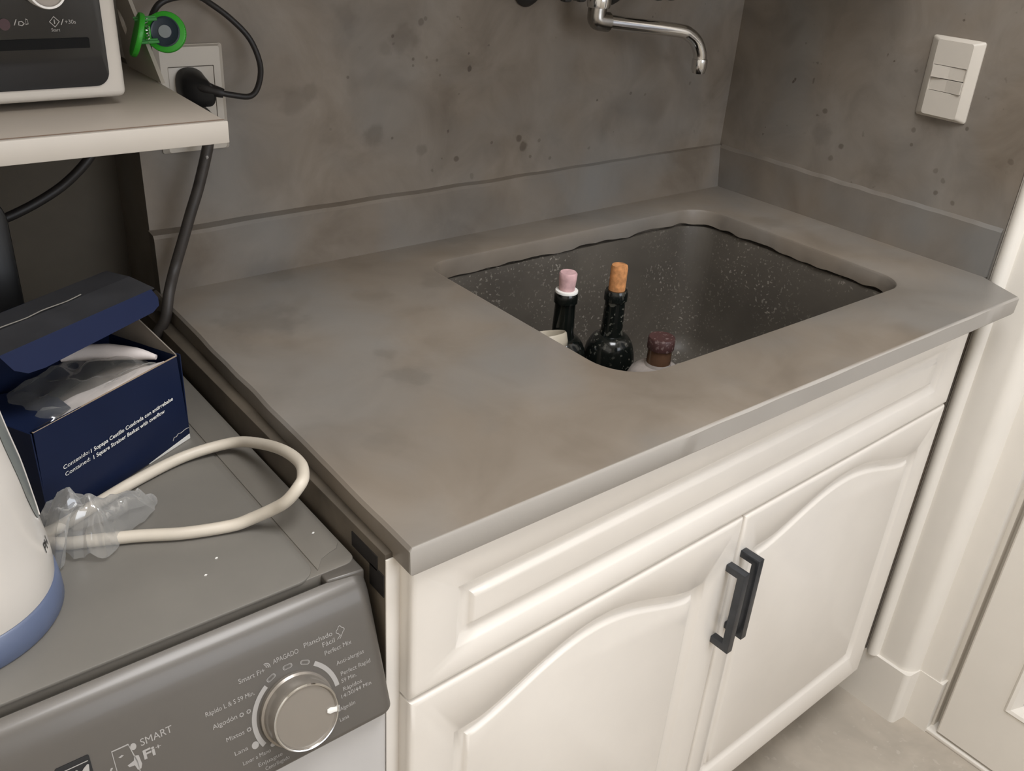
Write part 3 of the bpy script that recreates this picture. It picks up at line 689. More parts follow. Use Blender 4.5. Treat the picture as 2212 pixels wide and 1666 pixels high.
tag(bk, 'thin white slotted side sheet standing on the shelf end beside the microwave', 'bracket')

mw = thing('microwave', (-1.40, -0.04, ST), 'microwave with silver body and black glass control panel on the shelf', 'microwave')
mx0, mx1, my0, my1, mz0, mz1 = -1.60, -1.1350, -0.190, 0.085, 0.2830, 0.54
obj('body', box(mx0, mx1, my0, my1, mz0, mz1, 0.0065, 4), M['silver_body'], mw, 60)
gp = [(x, z) for x, z in rrect(-1.585, -1.1490, 0.2945, 0.53, 0.0125, 8)]
panel = obj('control_panel', frame(prism(gp, 0, 0.0022, 0.0006), (0, my0 + 0.0006, 0), (1, 0, 0), (0, 0, 1), (0, -1, 0)), M['black_glass'], mw)
YF = my0 - 0.0018
obj('slot', frame(prism(rrect(-1.2480, -1.1625, 0.3280, 0.3366, 0.001, 4), 0, 0.0006), (0, YF + 0.0002, 0), (1, 0, 0), (0, 0, 1), (0, -1, 0)), M['dark_inset'], panel)
dialc = (-1.1950, YF, 0.3775)
dk = obj('dial', lathe([(0, 0.016), (0.0118, 0.016), (0.0130, 0.015), (0.0132, 0.0)], 40, dialc, (1, 0, 0), (0, 0, 1), (0, -1, 0)), plain('pale_dial', (168, 160, 152), 0.35), mw)
obj('dial_ring', lathe([(0.0131, 0.0), (0.0131, 0.0172), (0.0148, 0.0172), (0.0154, 0.015), (0.0156, 0.0)], 48, dialc, (1, 0, 0), (0, 0, 1), (0, -1, 0)), plain('white_dial_ring', (236, 232, 226), 0.3), dk)
PXm, PYm = Vector((1, 0, 0)), Vector((0, 0, 1))
def mwtext(s, x, z, h, wd=None, mat='print_grey'): return obj('lettering', lettering(s, (x, YF, z), PXm, PYm, wd, h, lift=0.0002), M[mat], panel, 0)
mwtext('/', -1.2215, 0.3482, 0.0048, 0.0030)
mwtext('/', -1.1842, 0.3477, 0.0048, 0.0030)
mwtext('+30s', -1.1805, 0.3484, 0.0033, 0.0090)
mwtext('Start', -1.1924, 0.3424, 0.0028, 0.0070)
def ring2d(pts, w):
    c = Vector((sum(p[0] for p in pts) / len(pts), sum(p[1] for p in pts) / len(pts)))
    ins = [c + (Vector(p) - c) * (1 - w / (Vector(p) - c).length) for p in pts]
    n = len(pts); V = [(p[0], p[1], 0) for p in pts] + [(p.x, p.y, 0) for p in ins]
    return V, [[i, (i + 1) % n, n + (i + 1) % n, n + i] for i in range(n)]
def flat(P): return [(p[0], p[1], 0) for p in P], [list(range(len(P)))]
def onmw(m): return frame(m, (0, YF - 0.0002, 0), (1, 0, 0), (0, 0, 1), (0, -1, 0))
dc = (-1.1890, 0.3503)
obj('start_symbol', onmw(join(ring2d([(dc[0] + 0.0044, dc[1]), (dc[0], dc[1] + 0.0046), (dc[0] - 0.0044, dc[1]), (dc[0], dc[1] - 0.0046)], 0.0008), flat([(dc[0] - 0.0004, dc[1] - 0.0018), (dc[0] + 0.0004, dc[1] - 0.0018), (dc[0] + 0.0004, dc[1] + 0.0018), (dc[0] - 0.0004, dc[1] + 0.0018)]))), M['print_grey'], panel, 0)
ic = (-1.2140, 0.3500)
obj('lock_symbol', onmw(join(ring2d([(ic[0] - 0.0040, ic[1] - 0.0018), (ic[0] - 0.0010, ic[1] - 0.0026), (ic[0] + 0.0012, ic[1] - 0.0008), (ic[0] - 0.0006, ic[1] + 0.0016), (ic[0] - 0.0034, ic[1] + 0.0012)], 0.0008),
    ring2d([(ic[0] + 0.0018, ic[1] - 0.0016), (ic[0] + 0.0042, ic[1] - 0.0012), (ic[0] + 0.0038, ic[1] + 0.0028), (ic[0] + 0.0024, ic[1] + 0.0034)], 0.0007))), M['print_grey'], panel, 0)
obj('stop_symbol', onmw(flat([(-1.2285 + 0.0045 * math.cos(2 * PI * k / 20), 0.3490 + 0.0048 * math.sin(2 * PI * k / 20)) for k in range(20)])), M['print_red'], panel, 0)
for fx in (mx0 + 0.04, mx1 - 0.04):
    for fy in (my0 + 0.11, my1 - 0.04):
        obj('foot', lathe([(0, 0), (0.011, 0), (0.012, 0.003), (0.012, 0.0085), (0, 0.0085)], 16, (fx, fy, ST + 0.0003)), M['black'], mw)

# green magnetic clip gripping the bracket
cl = thing('green_clip', (-1.071, -0.06, 0.30), 'green magnetic bag clip gripping the thin sheet beside the microwave', 'clip')
def disc_paddle(c, nx, tail, r=0.0208, tl=0.007):
    # round paddle in the plane normal to nx, with a tongue towards `tail`
    nx = Vector(nx).normalized(); tx = Vector(tail); tx = (tx - nx * tx.dot(nx)).normalized(); ty = nx.cross(tx)
    P = []
    for k in range(37):
        a = math.radians(48 + (360 - 96) * k / 36); P.append((r * math.cos(a), r * math.sin(a)))
    P += ([(r + 0.006, -0.012), (r + tl, -0.0125), (r + tl, 0.0125), (r + 0.006, 0.012)] if tl > 0 else [])
    return frame(prism(P, -0.0030, 0.0030, 0.0018), c, tx, ty, nx), (Vector(c), tx, ty, nx)
cR = Vector((-1.0527, -0.0745, 0.321)); cL = Vector((-1.0830, -0.0760, 0.3195))
mR, fR = disc_paddle(cR, (-0.52, -0.80, 0.30), (-0.62, 0.60, -0.02))
hR = obj('paddle', mR, M['green'], cl, 40)
c0, tx, ty, nz = fR
obj('magnet_ring', lathe([(0.0150, 0.0012), (0.0152, 0.0042), (0.0140, 0.0046), (0.0125, 0.0036), (0, 0.0036)], 40, c0, tx, ty, nz), M['magnet'], hR)
obj('disc', lathe([(0.0066, 0.0030), (0.0064, 0.0048), (0, 0.0048)], 28, c0, tx, ty, nz), M['disc_grey'], hR)
mL, fL = disc_paddle(cL, (-0.90, 0.20, 0.30), (0.20, 0.62, -0.02), 0.0225, 0.0)
obj('paddle', mL, M['green'], cl, 40)
for dz in (0.0105, -0.0115):
    for q in (0.0, 0.0035):
        obj('hinge_arm', tube([(-1.0850, -0.079 + q, 0.3235 + dz + q * 0.4), (-1.0640, -0.084 + q, 0.3250 + dz + q * 0.4)], 0.0015, 8, 0), M['green_pale'], cl)
spring = [(-1.0742 + 0.0020 * math.cos(k * 0.9), -0.0810 + 0.0020 * math.sin(k * 0.9), 0.3105 + 0.0255 * k / 55) for k in range(56)]
obj('spring', tube(spring, 0.0005, 6, 0), M['chrome'], cl)
for sx in (-1.0755, -1.0685):
    obj('jaw', box(sx - 0.0012, sx + 0.0012, -0.072, -0.058, 0.312, 0.327, 0.0006), M['green'], cl)

# ------------------------------------------------------------------ washing machine
wm = thing('washing_machine', (-1.39, -0.33, -0.89), 'silver and white front-loading washing machine left of the cream cabinet', 'washing machine')
XL, XR = -1.691, -1.0965
ZT = -0.046
obj('body', join(box(XL, XR, -0.590, -0.055, -0.875, -0.1742, 0.010, 3), box(XL + 0.001, XR - 0.001, -0.530, -0.055, -0.19, -0.064, 0.002)), M['machine_white'], wm, 60)
obj('top_border', prism(rrect(XL, XR, -0.536, -0.055, (0.012, 0.012, 0.01, 0.01), 5), -0.0655, ZT - 0.0015, 0.0008), M['machine_edge'], wm)
lidp = rrect(XL + 0.035, -1.1345, -0.5375, -0.075, (0.012, 0.012, 0.018, 0.018), 8)
lid = obj('lid', prism(lidp, ZT - 0.003, ZT, 0.0007), M['machine_top'], wm)
obj('side_strip', prism([(-1.1315, -0.080), (-1.0995, -0.080), (-1.0995, -0.507), (-1.1040, -0.513), (-1.1120, -0.515), (-1.1220, -0.519), (-1.1315, -0.531)], ZT - 0.003, ZT - 0.0004, 0.0005), M['machine_edge'], wm)
for (px_, py_) in ((-1.1115, -0.484), (-1.1960, -0.470), (-1.2120, -0.486)):
    obj('crumb', prism([(px_ - 0.0014, py_), (px_, py_ - 0.0010), (px_ + 0.0015, py_ + 0.0004), (px_ + 0.0002, py_ + 0.0012)], ZT, ZT + 0.0007), M['print_white'], wm, 0)
# fascia: curved section swept across, rounded at the right hand corner
fprof = [(-0.5385, -0.0700), (-0.5390, -0.0560), (-0.5410, -0.0515), (-0.5455, -0.0505), (-0.5515, -0.0525), (-0.5570, -0.0568), (-0.5612, -0.0625), (-0.5645, -0.0690), (-0.5672, -0.0762)]
fprof += [(-0.5672 - 0.0328 * k / 6, -0.0762 - 0.0918 * k / 6) for k in range(1, 7)] + [(-0.6008, -0.1705), (-0.5995, -0.1730), (-0.5700, -0.1745), (-0.5385, -0.1745)]
RC = 0.013
xs = [XL + (XR - RC - XL) * k / 10 for k in range(11)] + [XR - RC + RC * math.sin(PI / 2 * k / 12) for k in range(1, 13)]
rg = []
for x in xs:
    t = max(0, x - (XR - RC)); dly = RC - math.sqrt(max(0, RC ** 2 - t * t))
    rg.append([(x, min(-0.5385 if y > -0.54 else -0.545, y + dly * min(1, (-0.5385 - y) / 0.028)), z - (0.55 * dly if z > -0.0755 else 0) * min(1, (z + 0.0762) / 0.02 if z > -0.0762 else 0)) for y, z in fprof])
fa = obj('control_panel', loft(rg), M['fascia'], wm, 50)
obj('corner_cap', prism([(-1.1315, -0.546), (-1.1315, -0.5325), (-1.1235, -0.5210), (-1.1130, -0.5168), (-1.1045, -0.5145), (-1.0990, -0.5090), (-1.0972, -0.5110), (-1.0972, -0.5500)], -0.068, ZT - 0.0022, 0.0018), M['fascia'], fa, 50)
FL = math.hypot(0.0328, 0.0918)
FU = Vector((0, 0.0328, 0.0918)) / FL; FN = Vector((0, -0.0918, 0.0328)) / FL; FX = Vector((1, 0, 0))
FO = Vector((0, -0.600, -0.168))
def ft(s, x, h_s, ht, wd, mat='print_grey', bold=0.0): return obj('lettering', lettering(s, FO + FX * x + FU * h_s, FX, FU, wd, ht, bold, lift=0.0003), M[mat], fa, 0)
for s, x0, x1, hs, ht in (
    ('SMART', -1.3037, -1.2801, 0.0697, 0.0058), ('Smart Fi+', -1.2243, -1.2022, 0.0828, 0.0042), ('APAGADO', -1.1944, -1.1719, 0.0863, 0.0042),
    ('Planchado', -1.1665, -1.1404, 0.0881, 0.0042), ('F\u00e1cil', -1.1508, -1.1395, 0.0815, 0.0042), ('Perfect Mix', -1.1504, -1.1253, 0.0737, 0.0040),
    ('Anti-alergias', -1.1423, -1.1159, 0.0605, 0.0038), ('Perfect Rapid', -1.1402, -1.1117, 0.0497, 0.0038), ('59 Min.', -1.1411, -1.1267, 0.0433, 0.0036),
    ('R\u00e1pidos', -1.1410, -1.1230, 0.0355, 0.0038), ('14/30/44 Min', -1.1439, -1.1150, 0.0298, 0.0036), ('Algod\u00f3n', -1.1475, -1.1330, 0.0196, 0.0036), ('Lana', -1.1495, -1.1410, 0.0102, 0.0036),
    ('R\u00e1pido L & S 59 Min.', -1.2543, -1.2142, 0.0686, 0.0040), ('Algod\u00f3n', -1.2516, -1.2316, 0.0560, 0.0040), ('Mixtos', -1.2437, -1.2290, 0.0407, 0.0038),
    ('Lana', -1.2400, -1.2290, 0.0264, 0.0036), ('Lavar a Mano', -1.2356, -1.2119, 0.0152, 0.0034), ('Enjuague', -1.2241, -1.2033, 0.0074, 0.0034), ('Centrifugado', -1.2194, -1.1983, 0.0015, 0.0034)):
    ft(s, x0, hs, ht, x1 - x0)
ft('Fi', -1.3039, 0.0585, 0.0072, 0.0085, bold=0.03); ft('+', -1.2945, 0.0612, 0.0045, 0.0040)
def onf(m, lift=0.0003): return frame(m, FO + FN * lift, FX, FU, FN)
KX, KS = -1.1835, 0.0405
def arc_seg(r0, r1, a0, a1, n=20):
    V, F = [], []
    for k in range(n + 1):
        a = math.radians(a0 + (a1 - a0) * k / n)
        V += [(KX + r0 * math.cos(a), KS + r0 * math.sin(a), 0), (KX + r1 * math.cos(a), KS + r1 * math.sin(a), 0)]
    for k in range(n): F.append([2 * k, 2 * k + 1, 2 * k + 3, 2 * k + 2])
    return V, F
obj('programme_arc', onf(arc_seg(0.0345, 0.0385, 124, 208)), M['print_grey'], fa, 0)
obj('programme_arc', onf(arc_seg(0.0362, 0.0402, 4, 54)), M['print_grey'], fa, 0)
for a in (113, 90, 67):
    a_ = math.radians(a); c = Vector((KX + 0.0385 * math.cos(a_), KS + 0.0385 * math.sin(a_), 0))
    tx = Vector((math.sin(a_), -math.cos(a_), 0)); ty = Vector((math.cos(a_), math.sin(a_), 0))
    m = ring2d(rrect(-0.0042, 0.0042, -0.0020, 0.0020, 0.0019, 4), 0.0006)
    m2 = ring2d(rrect(-0.0032, 0.0032, -0.0011, 0.0011, 0.0010, 4), 0.0003)
    obj('light_mark', onf(frame(join(m, m2), c, tx, ty, (0, 0, 1))), M['print_grey'], fa, 0)
def circ(cx, cy, r, n=12, sy=1.0): return [(cx + r * math.cos(2 * PI * k / n), cy + r * sy * math.sin(2 * PI * k / n)) for k in range(n)]
def star(cx, cy, r): return [(cx + r * (1 if k % 2 else 0.72) * math.cos(PI * k / 8), cy + r * (1 if k % 2 else 0.72) * math.sin(PI * k / 8)) for k in range(16)]
obj('steam_symbol', onf(join(ring2d([(-1.1330 + 0.0036 * (1 + 0.16 * math.cos(4 * t)) * math.cos(t), 0.0892 + 0.0040 * (1 + 0.16 * math.cos(4 * t)) * math.sin(t)) for t in [2 * PI * k / 28 for k in range(28)]], 0.0006), flat([(-1.1372, 0.0828), (-1.1368, 0.0824), (-1.1335, 0.0850), (-1.1339, 0.0855)]), flat([(-1.1350, 0.0822), (-1.1346, 0.0819), (-1.1322, 0.0848), (-1.1327, 0.0851)]))), M['print_grey'], fa, 0)
for cx, cy in ((-1.2278, 0.0572), (-1.2219, 0.0572), (-1.2248, 0.0424)): obj('programme_symbol', onf(ring2d(star(cx, cy, 0.0021), 0.0007)), M['print_grey'], fa, 0)
obj('programme_symbol', onf(flat(circ(-1.2229, 0.0270, 0.0030, 14, 1.1))), M['print_grey'], fa, 0)
obj('programme_symbol', onf(flat(circ(-1.2089, 0.0203, 0.0024, 14, 0.8))), M['print_grey'], fa, 0)
obj('signal_symbol', onf(join(*[frame(([(r * math.cos(math.radians(a)), r * math.sin(math.radians(a)), 0) for a in range(-20, 111, 13) for r in (r0, r0 + 0.0007)], [[2 * k, 2 * k + 1, 2 * k + 3, 2 * k + 2] for k in range(10)]), (-1.2008, 0.0862, 0), (1, 0, 0), (0, 1, 0), (0, 0, 1)) for r0 in (0.0005, 0.0019, 0.0032)])), M['print_grey'], fa, 0)
# phone in hand pictogram
obj('phone_symbol', onf(join(ring2d([(-1.3240, 0.0478), (-1.3085, 0.0478), (-1.3085, 0.0600), (-1.3118, 0.0762), (-1.3240, 0.0762)], 0.0011),
    flat([(-1.3062, 0.0562), (-1.3070, 0.0640), (-1.3102, 0.0650), (-1.3110, 0.0615), (-1.3160, 0.0600), (-1.3150, 0.0580), (-1.3112, 0.0575), (-1.3100, 0.0530), (-1.3075, 0.0530)]),
    flat([(-1.3205, 0.0690), (-1.3180, 0.0700), (-1.3165, 0.0690), (-1.3190, 0.0680)]), flat([(-1.3290, 0.0610), (-1.3270, 0.0640), (-1.3255, 0.0635), (-1.3280, 0.0605)]),
    flat(circ(-1.3090, 0.0722, 0.0022, 12, 1.3)))), M['print_grey'], fa, 0)
lp = obj('rating_label', onf(prism(rrect(-1.3615, -1.3385, 0.035, 0.0820, 0.0012, 3), 0, 0.0008), 0.0), M['black'], fa)
obj('label_print', onf(join(flat([(-1.3600, 0.0775), (-1.3400, 0.0775), (-1.3400, 0.0782), (-1.3600, 0.0782)]), flat([(-1.3470, 0.0700), (-1.3440, 0.0735), (-1.3410, 0.0755), (-1.3400, 0.0748), (-1.3408, 0.0700), (-1.3420, 0.0660), (-1.3460, 0.0660)]), flat(circ(-1.3490, 0.0735, 0.0012, 10))), 0.0011), M['print_grey'], lp, 0)
kn = obj('dial', lathe([(0.0318, 0.0), (0.0318, 0.0035), (0.0300, 0.0048), (0.0296, 0.010), (0.0288, 0.0185), (0.0276, 0.0205), (0.0262, 0.0200), (0.0255, 0.0188), (0.0, 0.0188)], 64, FO + FX * KX + FU * KS, FX, FU, FN), M['knob'], fa, 35)
# machine feet and the rest of the white front
for fx in (XL + 0.06, XR - 0.06):
    for fy in (-0.53, -0.12): obj('foot', lathe([(0, -0.89), (0.022, -0.89), (0.024, -0.884), (0.012, -0.880), (0.012, -0.87), (0, -0.87)], 16, (fx, fy, 0)), M['black'], wm)
dcx, dcz = (XL + XR) / 2, -0.50
pd = obj('porthole_door', lathe([(0.10, 0.004), (0.125, 0.010), (0.150, 0.022), (0.165, 0.026), (0.180, 0.020), (0.186, 0.0)], 56, (dcx, -0.590, dcz), (1, 0, 0), (0, 0, 1), (0, -1, 0)), M['silver_body'], wm)
obj('glass', lathe([(0, -0.010), (0.06, -0.006), (0.10, 0.006)], 48, (dcx, -0.590, dcz), (1, 0, 0), (0, 0, 1), (0, -1, 0)), M['black_glass'], pd)

# knob rim and pointer are sub-parts of the dial's panel
obj('dial_rim', lathe([(0.0262, 0.0198), (0.0266, 0.0212), (0.0274, 0.0214), (0.0282, 0.0204)], 64, FO + FX * KX + FU * KS, FX, FU, FN), M['chrome'], fa)
pa = math.radians(-12)
pc_ = FO + FX * (KX + 0.0225 * math.cos(pa)) + FU * (KS + 0.0225 * math.sin(pa)) + FN * 0.0188
pX = FX * math.cos(pa) + FU * math.sin(pa); pY = FN.cross(pX)
obj('dial_pointer', frame(prism([(0.0062, 0.0030), (0.0025, 0.0020), (-0.0015, 0.0027), (-0.0045, 0.0014), (-0.0048, -0.0012), (-0.0020, -0.0026), (0.0025, -0.0020), (0.0062, -0.0028)], 0, 0.0016, 0.0005), pc_, pX, pY, FN), M['print_white'], fa)

# ------------------------------------------------------------------ things on top of the machine
# kettle
KC = Vector((-1.391, -0.425, 0))
kt = thing('kettle', (KC.x, KC.y, ZT), 'white plastic kettle with a slate blue foot ring on the machine', 'kettle')
obj('foot_ring', lathe([(0, ZT), (0.0795, ZT), (0.0815, ZT + 0.003), (0.0812, ZT + 0.012), (0.0798, ZT + 0.024), (0.0770, ZT + 0.0265), (0, ZT + 0.0265)], 72, KC), M['kettle_blue'], kt, 50)
def krad(z):
    pts = [(-0.0195, 0.0778), (-0.010, 0.0784), (0.005, 0.0775), (0.032, 0.0742), (0.076, 0.0704), (0.114, 0.0646), (0.150, 0.0600), (0.178, 0.0570)]
    for (a, ra), (b, rb) in zip(pts, pts[1:]):
        if z <= b: return ra + (rb - ra) * (z - a) / (b - a)
    return pts[-1][1]
zz = [-0.0195 + 0.1975 * k / 24 for k in range(25)]
obj('jug', lathe([(0.0755, -0.0196)] + [(krad(z), z) for z in zz] + [(0.054, 0.184), (0.050, 0.1855), (0, 0.1855)], 72, KC), M['kettle_white'], kt, 60)
wp = []
def kpt(deg, z, off): a = math.radians(deg); r = krad(z) + off; return Vector((KC.x + r * math.cos(a), KC.y + r * math.sin(a), z))
wr_ = [(0.030, -12.5, -10.5), (0.033, -16.5, -8.5), (0.038, -19.5, -7.0), (0.046, -22.0, -6.2), (0.060, -24.5, -5.4), (0.080, -26.0, -5.0), (0.105, -27.0, -5.0), (0.135, -27.5, -5.0), (0.160, -27.0, -6.0)]
V, F = [], []
for z, a0, a1 in wr_:
    for k in range(7): V.append(kpt(a0 + (a1 - a0) * k / 6, z, 0.0006))
for i in range(len(wr_) - 1):
    for k in range(6): F.append([i * 7 + k, i * 7 + k + 1, (i + 1) * 7 + k + 1, (i + 1) * 7 + k])
obj('level_window', (V, F), M['kettle_window'], kt)
rim = [kpt(a1 + 0.4, z, 0.0003) for z, a0, a1 in wr_]
obj('window_rim', tube(rim, 0.0011, 8, 3), M['kettle_white'], kt)
obj('lettering', lettering('PH', (0, 0, 0), (1, 0, 0), (0, 0, 1), 0.0120, 0.0085, fn=lambda a, b: kpt(-25 + math.degrees(a / 0.0775), 0.0075 + b, 0.0004), bold=0.02), M['print_black'], kt, 0)
obj('lid', lathe([(0.0535, 0.1845), (0.050, 0.190), (0.040, 0.195), (0, 0.197)], 48, KC), M['kettle_white'], kt)
obj('grip', tube([(KC.x - 0.055, KC.y, 0.168), (KC.x - 0.095, KC.y, 0.172), (KC.x - 0.118, KC.y, 0.140), (KC.x - 0.112, KC.y, 0.06), (KC.x - 0.086, KC.y, 0.015), (KC.x - 0.072, KC.y, 0.012)], [0.013, 0.013, 0.014, 0.013, 0.011, 0.009], 16, 6), M['kettle_white'], kt)

# white power cord in a loop (rises off the machine where it bridges the gap to the cabinet)
wc = obj('white_power_cord', tube([(-1.3280, -0.3700, -0.0400), (-1.2950, -0.3630, -0.0400), (-1.2537, -0.344, -0.040), (-1.2122, -0.3264, -0.040), (-1.1619, -0.3130, -0.039), (-1.1174, -0.3215, -0.034), (-1.1030, -0.3541, -0.022), (-1.0985, -0.4016, -0.006), (-1.1009, -0.4421, 0.003), (-1.110, -0.4664, 0.005), (-1.1187, -0.4745, 0.002), (-1.1294, -0.4724, -0.010), (-1.1382, -0.4617, -0.022), (-1.153, -0.4491, -0.034), (-1.1700, -0.4422, -0.0395), (-1.2072, -0.4296, -0.040), (-1.2413, -0.4118, -0.040), (-1.2755, -0.3968, -0.040), (-1.3020, -0.3840, -0.040), (-1.3400, -0.3480, -0.0395)], 0.0056, 14, 6), M['cable_white'])
tag(wc, 'off-white power cord looped over the machine top towards the worktop', 'cord')

# navy carton with open flaps
BF = Vector((-1.1418, -0.2725, ZT)); BW = Vector((-0.891, -0.454, 0)); BN = Vector((-0.454, 0.891, 0))
BH, BWD, BD = 0.0975, 0.176, 0.105
th = math.radians(33); Lf = 0.100; hz = Vector((0, 0, 1))
bx = thing('open_carton', (BF + BW * 0.09 + BN * 0.05), 'open navy blue carton of a strainer basket behind the white cord', 'box')
def onb(m): return frame(m, BF, BW, (0, 0, 1), -BN)      # local: x towards the left, y up, z out of the front
def bpt(a, d, z): return BF + BW * a + BN * d + Vector((0, 0, z))
t_ = 0.0012
def quad_slab(P, t=0.0012):
    P = [Vector(p) for p in P]; nn = (P[1] - P[0]).cross(P[2] - P[0]).normalized() * t
    k = len(P)
    return [p for p in P] + [p + nn for p in P], [list(range(k))[::-1], list(range(k, 2 * k))] + [[i, (i + 1) % k, k + (i + 1) % k, k + i] for i in range(k)]
obj('front_wall', onb(prism([(0, 0), (0.0055, BH), (BWD - 0.003, BH + 0.001), (BWD, 0)], -t_, 0)), M['navy'], bx, 0)
obj('left_wall', frame(box(0, BD, 0, BH, -t_, 0), bpt(BWD, 0, 0), BN, (0, 0, 1), BW), M['navy'], bx, 0)
obj('right_wall', frame(box(0, BD, 0, BH, 0, t_), bpt(0, 0, 0), BN, (0, 0, 1), BW), M['navy'], bx, 0)
obj('back_wall', quad_slab([bpt(0.001, BD, 0), bpt(BWD - 0.001, BD, 0), bpt(BWD - 0.001, BD, BH), bpt(BWD, BD - Lf * math.cos(th) + 0.060, BH + 0.0700), bpt(0.003, BD - Lf * math.cos(th) + 0.060, BH + 0.0700), bpt(0.001, BD, BH)]), M['navy'], bx, 0)
obj('bottom', frame(box(0, BWD, 0, BD, 0, t_), bpt(0, 0, 0), BW, BN, (0, 0, 1)), M['card_grey'], bx, 0)
obj('raw_edge', onb(box(0.0050, BWD - 0.0025, BH, BH + 0.0007, -t_, 0.0001)), M['card_edge'], bx, 0)
obj('white_strip', onb(prism([(0.0004, 0.0005), (0.0004, 0.0058), (0.058, 0.0012), (0.058, 0.0005)], 0, 0.0003)), M['print_white'], bx, 0)
# right dust flap standing up, left dust flap folded in
obj('dust_flap', quad_slab([bpt(0.004, 0.002, BH), bpt(0.001, BD, BH), bpt(0.010, BD - 0.006, BH + 0.046), bpt(0.014, 0.050, BH + 0.044)]), M['card_grey'], bx, 0)
obj('dust_flap', quad_slab([bpt(BWD - 0.001, 0.004, BH), bpt(BWD - 0.001, BD - 0.004, BH), bpt(BWD - 0.058, BD * 0.80, BH - 0.010), bpt(BWD - 0.072, 0.052, BH - 0.014), bpt(BWD - 0.060, 0.022, BH - 0.010)]), M['navy'], bx, 0)
ld = (-BN * math.cos(th) + hz * math.sin(th))
f0 = bpt(0.002, BD - Lf * math.cos(th), BH + 0.0665); f1 = f0 + BW * BWD
hinge0 = f0 + BN * 0.060 + hz * 0.004; hinge1 = f1 + BN * 0.060 + hz * 0.004
lidq = [hinge0, f0, f1, hinge1]
mid0 = hinge0.lerp(f0, 0.5) + hz * 0.003; mid1 = hinge1.lerp(f1, 0.5) + hz * 0.003
obj('lid_flap', join(quad_slab([hinge0, mid0, mid1, hinge1], 0.001), quad_slab([mid0, f0, f1, mid1], 0.001)), plain('navy_card_sheen', (44, 44, 46), 0.36, vary=0.15, scale=30), bx, 0)  # navy lid greyed in its colour to stand for the glossy reflection
M['crease'] = plain('worn_crease', (120, 116, 108), 0.9)
crease = [mid0.lerp(mid1, k / 12) + hz * (0.0016 + 0.0006 * math.sin(k * 2.1)) for k in range(4, 13)]
obj('crease', tube(crease, 0.0005, 6, 2), M['crease'], bx)
td = (-BN * 0.45 - hz * 0.89); tl_ = 0.024
tk = [f0 + BW * 0.004, f0 + BW * 0.001 + td * (tl_ * 0.40), f0 + BW * 0.004 + td * (tl_ * 0.70), f0 + BW * 0.014 + td * (tl_ * 0.85), f1 - BW * 0.036 + td * tl_, f1 - BW * 0.020 + td * (tl_ * 0.93), f1 - BW * 0.010 + td * (tl_ * 0.65), f1 - BW * 0.004]
obj('tuck_flap', quad_slab(tk, 0.001), M['navy_lit'], bx, 0)
# printed lines
tilt = Vector((1, 0.040, 0)).normalized(); up = Vector((-0.040, 1, 0)).normalized()
def btext(s, a, z, wd, ht, bold=0.0):
    X = (-BW) * tilt.x + hz * 0.045; X.normalize(); Y = hz
    return obj('lettering', lettering(s, bpt(a, -0.0003, z), X * 1.0, Y, wd, ht, bold, lift=0.0003), M['print_white'], bx, 0)
btext('Contenido:', 0.1522, 0.0490, 0.0290, 0.0040)
btext('1 Sopapa Cestillo Cuadrada con antirrebalse', 0.1215, 0.0495, 0.1040, 0.0040, 0.018)
btext('Contained:', 0.1516, 0.0415, 0.0280, 0.0040)
btext('1 Square Strainer Basket with overflow', 0.1200, 0.0420, 0.0900, 0.0040, 0.018)
obj('squiggle', tube([bpt(0.0240, -0.0004, 0.0095), bpt(0.0220, -0.0004, 0.0125), bpt(0.0190, -0.0004, 0.0120), bpt(0.0160, -0.0004, 0.0138), bpt(0.0120, -0.0004, 0.0130), bpt(0.0060, -0.0004, 0.0140), bpt(0.0010, -0.0004, 0.0135)], 0.00035, 6, 4), M['print_grey'], bx)

# leaflet and clear wrap stuffed in the carton
def sheet(fn, nu, nv):
    V = [fn(i / nu, j / nv) for i in range(nu + 1) for j in range(nv + 1)]
    F = [[i * (nv + 1) + j, i * (nv + 1) + j + 1, (i + 1) * (nv + 1) + j + 1, (i + 1) * (nv + 1) + j] for i in range(nu) for j in range(nv)]
    return V, F
def leaf(u, v):
    a = 0.016 + 0.132 * u; d = 0.006 + 0.080 * v
    z = 0.084 - 0.022 * (v - 0.15) ** 2 - 0.016 * u * v + 0.004 * mnoise.noise(Vector((u * 4, v * 4, 0.5)))
    return bpt(a, d, z)
lf = obj('instruction_leaflet', sheet(leaf, 24, 16), plain('grey_paper', (150, 138, 128), 0.7, vary=0.12, scale=30), None, 60)
tag(lf, 'folded printed leaflet lying inside the open navy carton', 'leaflet')
obj('folded_edge', tube([bpt(0.012, 0.020, 0.094), bpt(0.018, 0.038, 0.0955), bpt(0.030, 0.062, 0.096), bpt(0.045, 0.085, 0.095), bpt(0.060, 0.096, 0.093)], [0.0025, 0.0062, 0.0085, 0.0080, 0.004], 10, 5), M['paper'], lf)
obj('front_fold', sheet(lambda u, v: bpt(0.012 + 0.142 * u, 0.003 + 0.034 * v * (0.45 + u), 0.0962 - 0.006 * v - 0.012 * abs(u - 0.15) + 0.002 * mnoise.noise(Vector((u * 6, v * 3, 2)))), 24, 4), M['paper'], lf, 60)
obj('lettering', lettering('COLOCACI\u00d3N DE LA PILETA A LA', bpt(0.146, 0.0075, 0.0775), (-BW + hz * 0.055).normalized(), (BN * 0.8 + hz * 0.2).normalized(), 0.066, 0.0036, lift=0.0012), M['print_black'], lf, 0)
def wrap(u, v):
    a = 0.008 + 0.15 * u; d = 0.004 + 0.094 * v
    nz = mnoise.noise(Vector((u * 5, v * 5, 3.1))) * 0.010 + mnoise.noise(Vector((u * 12, v * 10, 1.1))) * 0.004
    e = min(u, 1 - u, v, 1 - v); return bpt(a, d, 0.092 + min(nz, 0.004) - 0.010 * max(0, 0.12 - e) / 0.12)
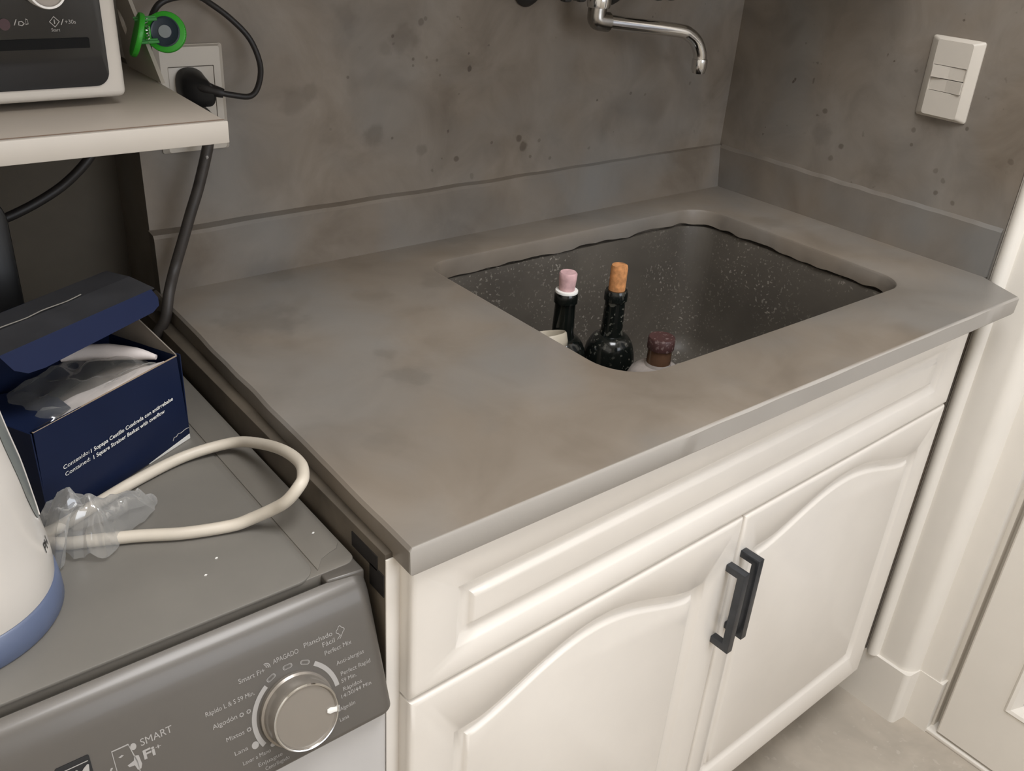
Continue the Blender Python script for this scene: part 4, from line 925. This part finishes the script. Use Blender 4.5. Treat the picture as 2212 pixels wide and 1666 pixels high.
wpo = obj('clear_wrap', sheet(wrap, 30, 22), M['film_thin'], None, 60)
tag(wpo, 'crinkled clear plastic wrap covering the leaflet inside the navy carton', 'wrap')

# crumpled clear bag over the white cord
bagring = [(-1.3060, -0.3560), (-1.2700, -0.3750), (-1.2500, -0.3720), (-1.2080, -0.3640), (-1.2180, -0.3830), (-1.2500, -0.4040), (-1.2700, -0.4250), (-1.2850, -0.4180), (-1.2880, -0.4120), (-1.2960, -0.4110), (-1.2990, -0.4050), (-1.3060, -0.4180), (-1.3110, -0.4100), (-1.3120, -0.3850)]
BC = Vector((-1.266, -0.390))
def bagfn(u, v):
    k = u * len(bagring); i = int(k) % len(bagring); f = k - int(k)
    p = Vector(bagring[i]).lerp(Vector(bagring[(i + 1) % len(bagring)]), f)
    q = BC.lerp(p, v)
    hgt = 0.036 * (1 - v ** 2.6) + 0.003
    nz = abs(mnoise.noise(Vector((q.x * 60, q.y * 60, 0.7)))) * 0.024 + mnoise.noise(Vector((q.x * 120, q.y * 120, 4.0))) * 0.007
    left = max(0, min(1, (-1.255 - q.x) / 0.05)); z = ZT + 0.013 + hgt * (0.5 + 0.75 * left) + nz * (0.6 + 0.5 * left) * (1.0 - 0.35 * v)
    return Vector((q.x + 0.004 * mnoise.noise(Vector((q.x * 70, q.y * 70, 9))), q.y + 0.004 * mnoise.noise(Vector((q.x * 70, q.y * 70, 19))), max(ZT + 0.0006, z - 0.012 * v ** 4)))
V, F = sheet(bagfn, 84, 16)
bag = obj('plastic_bag', (V, F), M['film'], None, 25)
tag(bag, 'crumpled clear plastic bag lying over the white cord beside the kettle', 'bag')

# black upright appliance at the back, with its cord
ba = thing('black_appliance', (-1.34, -0.11, ZT), 'tall black appliance at the left edge behind the navy carton', 'appliance')
bp_ = [(x, z) for x, z in rrect(-1.43, -1.2500, ZT, 0.205, (0.035, 0.035, 0.004, 0.004), 8)]
obj('housing', frame(prism(bp_, 0, 0.09, 0.004), (0, -0.072, 0), (1, 0, 0), (0, 0, 1), (0, -1, 0)), M['black'], ba, 40)
obj('cord', tube([(-1.2520, -0.100, 0.1530), (-1.2382, -0.100, 0.1560), (-1.2107, -0.1, 0.1665), (-1.1817, -0.1, 0.182), (-1.1556, -0.1, 0.2042), (-1.138, -0.09, 0.224), (-1.125, -0.05, 0.240), (-1.120, 0.03, 0.242), (-1.120, 0.112, 0.235)], 0.0048, 12, 6), M['black_soft'], ba)
obj('base', box(-1.425, -1.255, -0.158, -0.076, ZT - 0.0002, ZT + 0.006, 0.002), M['dark_inset'], ba)
